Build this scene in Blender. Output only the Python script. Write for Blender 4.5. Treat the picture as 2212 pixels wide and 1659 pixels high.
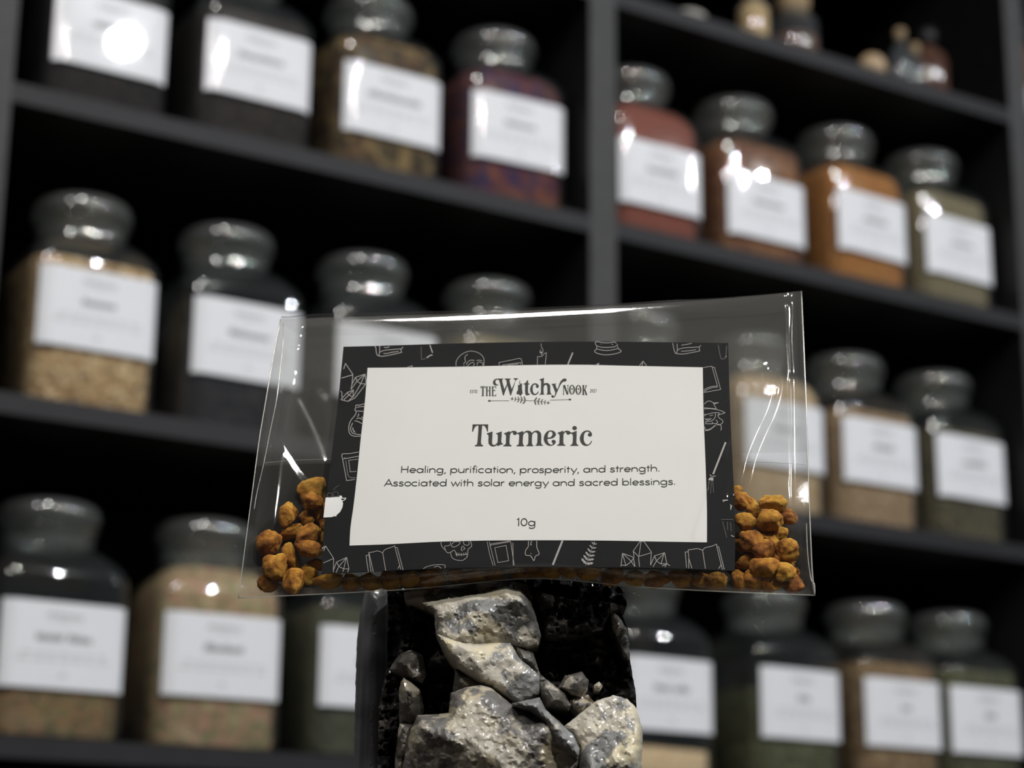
import bpy, bmesh, math, random
import numpy as np
from mathutils import Vector, Matrix, noise
from mathutils.geometry import tessellate_polygon, delaunay_2d_cdt
random.seed(7)
scene = bpy.context.scene
for o in list(bpy.data.objects):
    bpy.data.objects.remove(o)
COL = scene.collection

# ------------------------------------------------------------------ camera
CZ = 1.05                       # camera height above the floor
FPX = 4357.76                   # focal length in pixels of a 2212 x 1659 frame
PITCH, ROLL, YAW = math.radians(15.448), math.radians(.5406), math.radians(58.034)
DIST = 1.3036                   # camera to the plane of the jar labels
F = Vector((0, math.cos(PITCH), math.sin(PITCH)))
U0 = Vector((0, -math.sin(PITCH), math.cos(PITCH)))
R0 = Vector((1, 0, 0))
RT = R0*math.cos(ROLL) + U0*math.sin(ROLL)
UP = -R0*math.sin(ROLL) + U0*math.cos(ROLL)
CAM = Vector((0, 0, CZ))
Z0 = .449107                    # distance of the bag's card
cd = bpy.data.cameras.new('camera')
cam = bpy.data.objects.new('camera', cd); COL.objects.link(cam)
cam.matrix_world = Matrix(((RT.x, UP.x, -F.x, CAM.x), (RT.y, UP.y, -F.y, CAM.y), (RT.z, UP.z, -F.z, CAM.z), (0, 0, 0, 1)))
cd.sensor_fit = 'HORIZONTAL'; cd.sensor_width = 36; cd.lens = 36*FPX/2212
cd.clip_start = .02
cd.dof.use_dof = True; cd.dof.focus_distance = Z0 - .006; cd.dof.aperture_fstop = 17.5
scene.camera = cam

# shelf coordinates: s along the shelving, w out of it towards the room, z up from the floor
SU = Vector((math.sin(YAW), math.cos(YAW), 0)); SN = Vector((math.cos(YAW), -math.sin(YAW), 0))
SO = -SN*DIST
def S(s, w, z): return SO + SU*s + SN*w + Vector((0, 0, z))
SROT = Matrix((SU, -SN, Vector((0, 0, 1)))).transposed()          # local x = s, y = into the shelf, z = up

# ------------------------------------------------------------------ world, lamps, exposure
w = bpy.data.worlds.new('world'); scene.world = w; w.use_nodes = True
w.node_tree.nodes['Background'].inputs[0].default_value = (.6, .65, .7, 1)
w.node_tree.nodes['Background'].inputs[1].default_value = .03
def lamp(name, s, wv, z, size, sizey, power, col, aim=None, spread=180):
    l = bpy.data.lights.new(name, 'AREA'); l.shape = 'RECTANGLE' if sizey else 'DISK'
    l.size = size
    if sizey: l.size_y = sizey
    l.energy = power; l.color = col; l.spread = math.radians(spread)
    o = bpy.data.objects.new(name, l); COL.objects.link(o)
    o.location = S(s, wv, z)
    if aim is None:
        o.rotation_euler = (0, 0, math.pi/2 - YAW)
    else:
        d = S(*aim) - o.location
        o.rotation_euler = d.to_track_quat('-Z', 'Y').to_euler()
    return o
CEIL = 2.78
lamp('ceiling_lamp', 1.28, 2.2, CEIL-.03, .05, 0, 38, (.94, .97, 1), aim=(.75, 0, 1.4))
lamp('ceiling_lamp.001', .10, 2.35, CEIL-.03, .08, 0, 24, (1, .96, .90), aim=(.5, .4, 1.3))
lamp('ceiling_lamp.002', 2.7, 2.1, CEIL-.03, .08, 0, 25, (.92, .96, 1), aim=(1.0, 0, 1.5))
lamp('film_glint_lamp', -1.2, 1.45, CEIL-.03, .30, 0, 14, (1, .97, .93), aim=(.3, .6, 1.2))  # added lamp, no known source: puts glints on the film's left end
lamp('ceiling_lamp.003', -.14, 1.2, CEIL-.03, .24, 0, 15, (1, .97, .92))
lamp('ceiling_lamp.005', .72, 2.5, CEIL-.03, .08, 0, 9, (1, .92, .82), aim=(.7, 0, 1.3))
scene.view_settings.view_transform = 'Standard'
scene.view_settings.look = 'None'
scene.view_settings.exposure = 0
scene.view_settings.gamma = 1
scene.view_settings.use_curve_mapping = False
scene.cycles.transparent_max_bounces = 40

# ------------------------------------------------------------------ helpers
def ray(px, py):
    return F + RT*((px-1106)/FPX) + UP*((829.5-py)/FPX)
def link(o, parent=None):
    COL.objects.link(o)
    if parent is not None: o.parent = parent
    return o
def tag(o, label=None, cat=None, group=None, kind=None):
    if label: o['label'] = label
    if cat: o['category'] = cat
    if group: o['group'] = group
    if kind: o['kind'] = kind
    return o
def empty(name, loc=(0, 0, 0), rot=None):
    o = bpy.data.objects.new(name, None); COL.objects.link(o)
    o.empty_display_size = .02
    m = Matrix.Translation(Vector(loc))
    if rot is not None: m = m @ rot.to_4x4()
    o.matrix_world = m
    return o
def mesh_obj(name, verts, faces, mat, parent=None, smooth=False, world=False):
    me = bpy.data.meshes.new(name)
    me.from_pydata([tuple(v) for v in verts], [], [tuple(f) for f in faces])
    me.update()
    if mat: me.materials.append(mat)
    if smooth:
        me.polygons.foreach_set('use_smooth', [True]*len(me.polygons))
    o = bpy.data.objects.new(name, me)
    link(o, parent)
    if world and parent is not None:
        o.matrix_parent_inverse = parent.matrix_world.inverted()
    return o
def fix_normals(o):
    bm = bmesh.new(); bm.from_mesh(o.data)
    bmesh.ops.recalc_face_normals(bm, faces=bm.faces)
    bm.to_mesh(o.data); bm.free(); o.data.update()
    return o
class MB:
    def __init__(s): s.v = []; s.f = []
    def add(s, v, f):
        n = len(s.v); s.v += [Vector(p) for p in v]; s.f += [tuple(i+n for i in q) for q in f]
    def box(s, x0, x1, y0, y1, z0, z1):
        s.add([(x, y, z) for x in (x0, x1) for y in (y0, y1) for z in (z0, z1)],
              [(0, 1, 3, 2), (4, 6, 7, 5), (0, 4, 5, 1), (2, 3, 7, 6), (0, 2, 6, 4), (1, 5, 7, 3)])
    def rings(s, rings, cap0=True, cap1=True):
        n = len(rings[0]); b = len(s.v); k = len(rings)
        for r in rings: s.v += [Vector(p) for p in r]
        for i in range(k-1):
            for j in range(n):
                s.f.append((b+i*n+j, b+i*n+(j+1) % n, b+(i+1)*n+(j+1) % n, b+(i+1)*n+j))
        if cap0: s.f.append(tuple(b+j for j in reversed(range(n))))
        if cap1: s.f.append(tuple(b+(k-1)*n+j for j in range(n)))
    def build(s, name, mat, parent=None, smooth=False, world=False):
        return mesh_obj(name, s.v, s.f, mat, parent, smooth, world)
def bevel(o, wd, seg=2):
    m = o.modifiers.new('bevel', 'BEVEL'); m.width = wd; m.segments = seg; m.limit_method = 'ANGLE'
    return o

# ------------------------------------------------------------------ materials
def new_mat(name):
    m = bpy.data.materials.new(name); m.use_nodes = True
    nt = m.node_tree; nt.nodes.clear()
    out = nt.nodes.new('ShaderNodeOutputMaterial')
    return m, nt, out
def N_(nt, typ, **kw):
    n = nt.nodes.new(typ)
    for k, v in kw.items():
        if hasattr(n, k): setattr(n, k, v)
        else: n.inputs[k].default_value = v
    return n
def rgba(c): return (c[0], c[1], c[2], 1)
def plain(name, col, rough=.5, spec=.5, noise_scale=None, var=.15, bump=0, bscale=None, coat=0):
    m, nt, out = new_mat(name)
    p = N_(nt, 'ShaderNodeBsdfPrincipled'); p.inputs['Roughness'].default_value = rough
    p.inputs['Specular IOR Level'].default_value = spec
    p.inputs['Coat Weight'].default_value = coat; p.inputs['Coat Roughness'].default_value = .022
    nt.links.new(p.outputs[0], out.inputs[0])
    tc = N_(nt, 'ShaderNodeTexCoord')
    nz = N_(nt, 'ShaderNodeTexNoise'); nz.inputs['Scale'].default_value = noise_scale or 40
    nt.links.new(tc.outputs['Object'], nz.inputs['Vector'])
    r = N_(nt, 'ShaderNodeValToRGB')
    r.color_ramp.elements[0].position = .3; r.color_ramp.elements[1].position = .7
    r.color_ramp.elements[0].color = rgba([c*(1-var) for c in col]); r.color_ramp.elements[1].color = rgba([min(1, c*(1+var)) for c in col])
    nt.links.new(nz.outputs[0], r.inputs[0]); nt.links.new(r.outputs[0], p.inputs['Base Color'])
    if bump:
        nb = N_(nt, 'ShaderNodeTexNoise'); nb.inputs['Scale'].default_value = bscale or 200; nb.inputs['Detail'].default_value = 5
        nt.links.new(tc.outputs['Object'], nb.inputs['Vector'])
        b = N_(nt, 'ShaderNodeBump'); b.inputs['Strength'].default_value = bump; b.inputs['Distance'].default_value = .001
        nt.links.new(nb.outputs[0], b.inputs['Height']); nt.links.new(b.outputs[0], p.inputs['Normal'])
    return m
def thin_glass(name, tint, rough, haze, hazecol, refl=1.0, bump=0, bscale=400, bdist=.0002):
    """thin clear wall: transparent + fresnel reflection + a little milky scattering"""
    m, nt, out = new_mat(name)
    tr = N_(nt, 'ShaderNodeBsdfTransparent'); tr.inputs[0].default_value = rgba(tint)
    gl = N_(nt, 'ShaderNodeBsdfGlossy'); gl.inputs['Roughness'].default_value = rough
    df = N_(nt, 'ShaderNodeBsdfDiffuse'); df.inputs[0].default_value = rgba(hazecol)
    tl = N_(nt, 'ShaderNodeBsdfTranslucent'); tl.inputs[0].default_value = rgba(hazecol)
    mh = N_(nt, 'ShaderNodeMixShader'); mh.inputs[0].default_value = .4
    nt.links.new(df.outputs[0], mh.inputs[1]); nt.links.new(tl.outputs[0], mh.inputs[2])
    m1 = N_(nt, 'ShaderNodeMixShader'); m1.inputs[0].default_value = haze
    nt.links.new(tr.outputs[0], m1.inputs[1]); nt.links.new(mh.outputs[0], m1.inputs[2])
    fr = N_(nt, 'ShaderNodeFresnel')            # a thin wall reflects alike from both of its sides
    ge = N_(nt, 'ShaderNodeNewGeometry'); mr = N_(nt, 'ShaderNodeMapRange')
    mr.inputs['To Min'].default_value = 1.5; mr.inputs['To Max'].default_value = 1/1.5
    nt.links.new(ge.outputs['Backfacing'], mr.inputs['Value']); nt.links.new(mr.outputs[0], fr.inputs[0])
    mu = N_(nt, 'ShaderNodeMath', operation='MULTIPLY'); mu.inputs[1].default_value = refl; mu.use_clamp = True
    nt.links.new(fr.outputs[0], mu.inputs[0])
    m2 = N_(nt, 'ShaderNodeMixShader')
    nt.links.new(mu.outputs[0], m2.inputs[0]); nt.links.new(m1.outputs[0], m2.inputs[1]); nt.links.new(gl.outputs[0], m2.inputs[2])
    nt.links.new(m2.outputs[0], out.inputs[0])
    if bump:
        tc = N_(nt, 'ShaderNodeTexCoord')
        nb = N_(nt, 'ShaderNodeTexNoise'); nb.inputs['Scale'].default_value = bscale; nb.inputs['Detail'].default_value = 3
        nt.links.new(tc.outputs['Object'], nb.inputs['Vector'])
        b = N_(nt, 'ShaderNodeBump'); b.inputs['Strength'].default_value = bump; b.inputs['Distance'].default_value = bdist
        nt.links.new(nb.outputs[0], b.inputs['Height'])
        nt.links.new(b.outputs[0], gl.inputs['Normal'])
    return m
def mottled(name, cols, scale, rough=.85, bump=.6):
    m, nt, out = new_mat(name)
    p = N_(nt, 'ShaderNodeBsdfPrincipled'); p.inputs['Roughness'].default_value = rough
    p.inputs['Specular IOR Level'].default_value = .2
    nt.links.new(p.outputs[0], out.inputs[0])
    tc = N_(nt, 'ShaderNodeTexCoord')
    vo = N_(nt, 'ShaderNodeTexVoronoi'); vo.inputs['Scale'].default_value = scale
    nt.links.new(tc.outputs['Object'], vo.inputs['Vector'])
    sx = N_(nt, 'ShaderNodeSeparateColor'); nt.links.new(vo.outputs['Color'], sx.inputs[0])
    r = N_(nt, 'ShaderNodeValToRGB')
    e = r.color_ramp.elements
    while len(e) < len(cols): e.new(.5)
    for i, c in enumerate(cols):
        e[i].position = i/max(1, len(cols)-1); e[i].color = rgba(c)
    nt.links.new(sx.outputs[0], r.inputs[0]); nt.links.new(r.outputs[0], p.inputs['Base Color'])
    b = N_(nt, 'ShaderNodeBump'); b.inputs['Strength'].default_value = bump; b.inputs['Distance'].default_value = .002
    nt.links.new(vo.outputs['Distance'], b.inputs['Height']); nt.links.new(b.outputs[0], p.inputs['Normal'])
    return m

M = {}
M['black_laminate'] = plain('black_laminate', (.0035, .0035, .004), .5, .25, 60, .2)
M['shelf_edge'] = plain('shelf_edge', (.0095, .0095, .0115), .6, .2, 60, .1)
M['post_edge'] = plain('post_edge', (.030, .030, .031), .6, .2, 60, .1)
M['wall'] = plain('wall_paint', (.05, .048, .052), .8, .2, 8, .1)
M['ceiling'] = plain('ceiling_paint', (.45, .45, .44), .9, .2, 8, .05)
M['floor'] = plain('dark_wood_floor', (.05, .035, .025), .4, .4, 6, .4)
M['counter'] = plain('counter_wood', (.03, .022, .018), .4, .4, 12, .3)
M['glass'] = thin_glass('jar_glass', (.93, .95, .94), .02, .028, (.55, .62, .66), 2.2)
M['neck_glass'] = thin_glass('ground_neck_glass', (.86, .88, .87), .03, .085, (.52, .56, .55), 2.8)
M['lid_glass'] = thin_glass('lid_glass', (.82, .85, .84), .03, .125, (.60, .64, .62), 3.0)
M['label'] = plain('label_paper', (.52, .53, .56), .6, .2, 30, .015, coat=.22)
M['ink'] = plain('label_ink', (.10, .10, .11), .6, .2)
M['ink_soft'] = plain('label_ink_soft', (.30, .30, .32), .6, .2)

# ------------------------------------------------------------------ room
def sbox(name, s0, s1, w0, w1, z0, z1, mat, parent=None, bev=0):
    b = MB(); b.box(s0, s1, -w1, -w0, z0, z1)
    o = b.build(name, mat)
    if parent is None:
        o.matrix_world = Matrix.Translation(SO) @ SROT.to_4x4()
    else:
        o.parent = parent
    fix_normals(o)
    if bev: bevel(o, bev)
    return o
RS0, RS1, RW0, RW1 = -1.6, 3.2, -.36, 4.3
for nm, a in dict(floor=(RS0, RS1, RW0, RW1, -.1, 0), ceiling=(RS0, RS1, RW0, RW1, CEIL, CEIL+.1),
                  wall_back=(RS0, RS1, RW0-.1, RW0, 0, CEIL), wall_front=(RS0, RS1, RW1, RW1+.1, 0, CEIL),
                  wall_left=(RS0-.1, RS0, RW0-.1, RW1+.1, 0, CEIL), wall_right=(RS1, RS1+.1, RW0-.1, RW1+.1, 0, CEIL)).items():
    o = sbox(nm, *a, M['floor' if nm == 'floor' else 'ceiling' if nm == 'ceiling' else 'wall'])
    o['kind'] = 'structure'

# ------------------------------------------------------------------ shelving
ZS = {'E': CZ+.1252, 'C': CZ+.3512, 'A': CZ+.5728, 'G': CZ+.7817}
unit = empty('shelving_unit', SO, SROT)
tag(unit, 'black open shelving wall holding the rows of glass jars', 'shelving')
SW0, SW1 = -.27, .02
posts = [(-.122, -.096), (.364, .390), (.875, .901), (1.3668, 1.392), (1.84, 1.866)]
TOPZ = 2.3
for a, b in posts:
    up_ = sbox('upright', a, b, SW0, SW1-.002, 0, TOPZ, M['black_laminate'], unit)
    sbox('edge_strip', a, b, SW1-.002, SW1, 0, TOPZ, M['post_edge'], up_)
sbox('back_panel', -.122, 1.866, SW0-.012, SW0, 0, TOPZ, M['black_laminate'], unit)
levels = [.08, .30, .52, .74, .955, ZS['E'], ZS['C'], ZS['A'], ZS['G'], CZ+1.0, CZ+1.24]
for i in range(4):
    for z in levels:
        a, b = posts[i][1], posts[i+1][0]
        sh = sbox('shelf_board', a, b, SW0, SW1-.002, z-.0145, z, M['black_laminate'], unit)
        sbox('edge_strip', a, b, SW1-.002, SW1, z-.0145, z, M['shelf_edge'], sh)

# ------------------------------------------------------------------ jars
HW, HD, CR = .0485, .0485, .017
def rsq(hw, hd, r, z, n=6, t=0.0):
    """rounded square ring; t blends it to a circle of radius hw"""
    pts = []
    for qx, qy, a0 in ((1, 1, 0), (-1, 1, 90), (-1, -1, 180), (1, -1, 270)):
        for k in range(n+1):
            a = math.radians(a0 + 90*k/n)
            x = qx*(hw-r)+r*math.cos(a); y = qy*(hd-r)+r*math.sin(a)
            cx, cy = hw*math.cos(math.atan2(y, x)), hw*math.sin(math.atan2(y, x))
            pts.append((x*(1-t)+cx*t, y*(1-t)+cy*t, z))
    return pts
NECK = .0335
def body_rings(inset=0.0, top=None):
    prof = [(0, HW-.006, 0), (.0025, HW-.0015, 0), (.007, HW, 0), (.108, HW, 0)]
    for k in range(1, 11):
        a = math.radians(7*k); prof.append((.108+.0275*math.sin(a), HW-.0226*(1-math.cos(a)), (k/10)**1.6))
    prof.append((.1350, NECK+.0002, 1))
    out = []
    for z, h, t in prof:
        h2 = h-inset; z2 = max(z, inset) if z < .05 else z-inset*.5
        out.append((z2, h2, t))
    return out
def make_ring(z, h, t): return rsq(h, h, min(CR, h*.9), z, 6, t)
jar_body_me = jar_neck_me = jar_lid_me = None
def lathe(prof, n=40, cap=True):
    b = MB()
    b.rings([[(r*math.cos(2*math.pi*k/n), r*math.sin(2*math.pi*k/n), z) for k in range(n)] for r, z in prof], cap, cap)
    return b
def meshdata(b, name, mat, smooth=True):
    me = bpy.data.meshes.new(name); me.from_pydata([tuple(v) for v in b.v], [], b.f); me.materials.append(mat)
    if smooth: me.polygons.foreach_set('use_smooth', [True]*len(me.polygons))
    bm = bmesh.new(); bm.from_mesh(me); bmesh.ops.recalc_face_normals(bm, faces=bm.faces); bm.to_mesh(me); bm.free()
    me.update(); return me
b = MB(); b.rings([make_ring(*p) for p in body_rings()], True, False)
jar_body_me = meshdata(b, 'jar_body', M['glass'])
b = lathe([(NECK+.0002, .135), (NECK, .137), (NECK, .1455), (NECK+.0018, .1475), (NECK+.0028, .149), (NECK+.0018, .1505), (NECK-.002, .151)], 40, False)
jar_neck_me = meshdata(b, 'jar_neck', M['neck_glass'])
b = lathe([(.026, .132), (.0285, .134), (.030, .1512), (.0358, .1516), (.0370, .1535), (.0372, .158), (.0366, .162), (.0345, .1652), (.0305, .1674), (.024, .169), (.016, .1698), (.006, .1702)], 40, True)
jar_lid_me = meshdata(b, 'jar_lid', M['lid_glass'])
LW, LH = .0868, .058
def front_curve(x, off):
    """depth (local y) of the jar front at x, with label offset"""
    fl = HW-CR; ax = abs(x)
    if ax <= fl: return -(HW+off)
    r = CR+off; d = min(ax-fl, r)
    return -(HW-CR) - math.sqrt(max(0, r*r-d*d))
def label_mesh():
    b = MB(); n = 36; OFF = .0006
    xs = [-LW/2+LW*i/n for i in range(n+1)]
    def strip(fa, fb):
        k = len(b.v); b.v += [Vector(fa(x)) for x in xs]+[Vector(fb(x)) for x in xs]
        b.f += [(k+i, k+i+1, k+n+2+i, k+n+1+i) for i in range(n)]
    f0 = lambda x, z: (x, front_curve(x, OFF), z); f1 = lambda x, z: (x, front_curve(x, OFF)+.0004, z)
    strip(lambda x: f0(x, 0), lambda x: f0(x, LH)); strip(lambda x: f1(x, LH), lambda x: f1(x, 0))
    strip(lambda x: f1(x, 0), lambda x: f0(x, 0)); strip(lambda x: f0(x, LH), lambda x: f1(x, LH))
    for x in (xs[0], xs[-1]): b.add([f0(x, 0), f0(x, LH), f1(x, LH), f1(x, 0)], [(0, 1, 2, 3)])
    return meshdata(b, 'jar_label', M['label'])
label_me = label_mesh()
def quad_print(b, x0, x1, z0, z1):
    """flat rectangle of ink on the label front"""
    n = max(1, int(abs(x1-x0)/.004))
    for i in range(n):
        a, c = x0+(x1-x0)*i/n, x0+(x1-x0)*(i+1)/n
        b.add([(a, front_curve(a, .00075), z0), (c, front_curve(c, .00075), z0), (c, front_curve(c, .00075), z1), (a, front_curve(a, .00075), z1)], [(0, 1, 2, 3)])
def illegible(b, cx, z, wd, h, rng, step=.0011, words=1):
    """row of unreadable blurred strokes"""
    x = cx-wd/2; k = 0; n = int(wd/step)
    gap = {int(n*(j+1)/words) for j in range(words-1)}
    for k in range(n):
        if k in gap or k-1 in gap: x += step; continue
        hh = h*rng.choice((.62, .7, 1, .66))
        quad_print(b, x, x+step*.62, z, z+hh); x += step
logo_b = MB(); rr = random.Random(3)
illegible(logo_b, 0, .0475, .026, .0042, rr, .0012); quad_print(logo_b, -.012, .012, .0452, .0456); illegible(logo_b, 0, .0445, .006, .002, rr)
logo_me = meshdata(logo_b, 'label_logo', M['ink_soft'], False)
lines_b = MB()
for z, wd in ((.0222, .060), (.0180, .066)): illegible(lines_b, 0, z, wd, .0022, rr, .0013, 7)
illegible(lines_b, 0, .0075, .006, .0026, rr, .0013)
lines_me = meshdata(lines_b, 'label_small_print', M['ink_soft'], False)

def content_mesh(fill, heap=.0, seed=0, lean=0):
    rng = random.Random(seed)
    prof = [p for p in body_rings(.0032)]
    rings = []; last = None
    for z, h, t in prof:
        if z <= fill: rings.append((z, h, t)); last = (z, h, t)
        else:
            z0, h0, t0 = last; k = (fill-z0)/(z-z0)
            rings.append((fill, h0+(h-h0)*k, t0+(t-t0)*k)); break
    b = MB()
    top = rings[-1]
    R = [make_ring(*r) for r in rings]
    for k in (.8, .55, .3, .08):
        q = [((x*k), (y*k), z) for x, y, z in make_ring(*top)]
        q = [(x, y, z + heap*(1-k) + .0022*noise.noise(Vector((x*90+seed, y*90, 0)))) for x, y, z in q]
        R.append(q)
    n = len(R)
    if lean:
        R = [[(x, y, z + (lean*(x/HW) if z > fill-.004 else 0)) for x, y, z in r] for r in R]
    b.rings(R, True, True)
    return b
# every jar: label left edge s, dz of label, contents colours, texture scale, fill, heap, name width, words, jar label, contents label
BR = lambda *c: [tuple((v/255)**2.2*g for v in k) for k in c for g in (1,)]
JARS = {
 'A1': ('A', .424, .001, BR((44, 34, 32), (30, 24, 24), (58, 44, 40)), 260, 0.112, 0, .030, 1, 'glass jar with a bright glare spot on its label, leftmost on the upper shelf', 'dark brown dried herb in the leftmost upper jar'),
 'A2': ('A', .5425, .0065, BR((52, 42, 36), (36, 28, 26), (66, 52, 46)), 260, 0.112, 0, .040, 1, 'glass jar of dark herb, second from the left on the upper shelf', 'dark brown dried herb in the second upper jar'),
 'A3': ('A', .6588, .0011, BR((70, 58, 38), (150, 122, 74), (96, 66, 40), (52, 46, 30)), 120, 0.12, .004, .050, 1, 'glass jar of olive and tan herb pieces on the upper shelf', 'olive and tan chopped herb pieces below a white label'),
 'A4': ('A', .7792, .0059, BR((104, 40, 58), (78, 40, 70), (140, 74, 38), (58, 40, 84), (112, 56, 56), (70, 44, 40)), 110, 0.122, .003, .030, 1, 'glass jar of purple and orange petals left of the middle upright', 'purple, red and orange dried petals in a jar'),
 'B1': ('B', .9207, -.0038, BR((158, 84, 64), (142, 72, 54)), 400, 0.126, .001, .034, 1, 'glass jar of brick-red powder just right of the middle upright', 'brick-red powder filling a jar beside the middle upright'),
 'B2': ('B', 1.0372, -.0089, BR((150, 98, 56), (110, 62, 40), (172, 118, 70)), 170, 0.114, 0, .036, 1, 'glass jar of copper-brown herb between the red and orange jars', 'copper-brown herb in the jar between red and orange'),
 'B3': ('B', 1.1596, .0004, BR((196, 128, 44), (170, 98, 28), (210, 144, 62)), 300, 0.118, .001, .030, 1, 'glass jar filled with bright orange spice on the upper right shelf', 'bright orange spice filling a jar'),
 'B4': ('B', 1.2688, -.0012, BR((150, 136, 104), (128, 114, 84)), 350, 0.115, 0, .028, 1, 'glass jar of beige powder at the right end of the upper shelf', 'beige powder in the rightmost upper jar'),
 'C1': ('C', .4275, .0026, BR((196, 160, 108), (150, 112, 70), (214, 184, 138), (120, 92, 62)), 240, 0.111, 0, .026, 1, 'glass jar of tan seeds with white streak on its shoulder, middle shelf', 'tan seeds in the left jar of the middle shelf'),
 'C2': ('C', .5427, -.0005, BR((44, 40, 44), (30, 28, 32), (56, 52, 54)), 260, 0.078, 0, .034, 1, 'glass jar of blackish herb partly behind the bag\'s upper left corner', 'blackish herb in the jar behind the bag corner'),
 'C3': ('C', .660, 0, BR((60, 56, 50), (46, 42, 40)), 240, 0.07, 0, .030, 1, 'glass jar showing only lid and neck above the bag, left one of two', 'dark herb in the left jar hidden behind the bag'),
 'C4': ('C', .776, 0, BR((150, 130, 90), (110, 100, 66)), 240, 0.11, 0, .030, 1, 'glass jar showing only its lid above the bag, right one of two', 'olive tan herb in the right jar hidden behind the bag'),
 'D1': ('D', .928, 0, BR((110, 90, 60), (84, 70, 50)), 240, 0.1, 0, .030, 1, 'glass jar fully behind the card, first in the right middle bay', 'brown herb in the jar behind the card'),
 'D2': ('D', 1.051, 0, BR((200, 168, 126), (180, 145, 103), (208, 182, 147)), 260, 0.124, 0, .030, 1, 'glass jar of light tan herb seen through the bag\'s right end', 'light tan herb seen through the clear bag'),
 'D3': ('D', 1.1606, -.0011, BR((166, 136, 102), (142, 110, 78), (178, 151, 117)), 260, 0.108, 0, .024, 1, 'glass jar of pale brown herb right of the bag', 'pale brown herb in the jar right of the bag'),
 'D4': ('D', 1.2707, -.001, BR((92, 86, 60), (66, 58, 42), (110, 100, 72)), 220, 0.106, 0, .030, 1, 'glass jar of dark olive herb at the right end of the middle shelf', 'dark olive herb in the rightmost middle jar'),
 'E1': ('E', .4187, -.0028, BR((116, 106, 66), (140, 104, 70), (86, 80, 52)), 200, 0.046, .002, .040, 2, 'large half-empty glass jar in the lower left corner', 'low layer of olive brown herb in the corner jar'),
 'E2': ('E', .5375, -.0003, BR((152, 132, 94), (168, 124, 100), (118, 116, 76), (178, 154, 118)), 150, 0.13, .001, .030, 1, 'glass jar of mixed tan and pinkish flakes under the bag\'s left corner', 'tan, pink and green dried flakes filling a jar'),
 'E3': ('E', .655, 0, BR((82, 82, 62), (62, 62, 46)), 220, 0.11, 0, .030, 1, 'glass jar half hidden by the left side of the rock', 'dull olive herb in the jar left of the rock'),
 'E4': ('E', .772, 0, BR((100, 80, 60), (76, 62, 46)), 220, 0.1, 0, .030, 1, 'glass jar hidden directly behind the rock', 'brown herb in the jar behind the rock'),
 'F1': ('F', .924, 0, BR((236, 204, 160), (220, 184, 138)), 300, 0.023, .008, .036, 2, 'glass jar with a low heap of cream powder, right beside the rock', 'low heap of cream powder in a jar beside the rock'),
 'F2': ('F', 1.059, .0017, BR((88, 90, 58), (66, 66, 44), (106, 106, 74)), 260, 0.08, .001, .014, 1, 'glass jar two thirds full of olive green herb on the lowest shelf', 'olive green herb filling two thirds of a jar'),
 'F3': ('F', 1.1748, .0013, BR((138, 108, 74), (108, 80, 54), (156, 130, 92)), 180, 0.11, .001, .012, 1, 'glass jar of brown chopped herb, second from the right on lowest shelf', 'brown chopped herb in the second lowest-shelf jar from right'),
 'F4': ('F', 1.2742, .001, BR((84, 84, 54), (64, 62, 42), (98, 98, 66)), 260, 0.112, 0, .014, 1, 'glass jar of olive herb cut by the lower right frame corner', 'olive herb in the lower right corner jar'),
}
LABZ = {'A': .6061, 'B': .6061, 'C': .3931, 'D': .3931, 'E': .1619, 'F': .1619}
ROWZ = {'A': ZS['A'], 'B': ZS['A'], 'C': ZS['C'], 'D': ZS['C'], 'E': ZS['E'], 'F': ZS['E']}
TURN = {'B3': 3, 'B4': 2, 'E2': -3, 'A4': -3, 'C2': 1, 'F2': 1.5, 'D4': 1}
for i, (key, (row, s, dz, cols, sc, fill, heap, nw, words, lab, clab)) in enumerate(JARS.items()):
    base = ROWZ[row]
    rot = (Matrix.Rotation(math.radians(TURN.get(key, 0)), 3, 'Z') @ Matrix.Identity(3))
    j = empty('storage_jar', S(s+LW/2, -HW-.0006, base+.0002), SROT @ rot)
    tag(j, lab, 'jar', 'glass jars on the shelving')
    link(bpy.data.objects.new('body', jar_body_me), j)
    link(bpy.data.objects.new('neck', jar_neck_me), j)
    l = link(bpy.data.objects.new('lid', jar_lid_me), j)
    l.rotation_euler.z = i*.7
    lz = CZ + LABZ[row] + dz - base
    p = link(bpy.data.objects.new('paper_label', label_me), j); p.location.z = lz
    p['label'] = 'white rectangular paper label'
    link(bpy.data.objects.new('printed_logo', logo_me), p)
    link(bpy.data.objects.new('printed_small_text', lines_me), p)
    nb = MB(); illegible(nb, 0, .0312, nw, .0062, random.Random(i), .0014, words)
    mesh_obj('printed_name', nb.v, nb.f, M['ink'], p)
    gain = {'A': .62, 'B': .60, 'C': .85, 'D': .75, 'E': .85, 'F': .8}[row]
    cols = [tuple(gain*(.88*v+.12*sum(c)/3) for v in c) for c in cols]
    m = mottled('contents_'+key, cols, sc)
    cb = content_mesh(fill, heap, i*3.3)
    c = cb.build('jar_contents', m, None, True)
    c.matrix_world = j.matrix_world.copy()
    fix_normals(c); c.data.set_sharp_from_angle(angle=math.radians(35))
    tag(c, clab, 'dried herb', kind='stuff')

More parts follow.
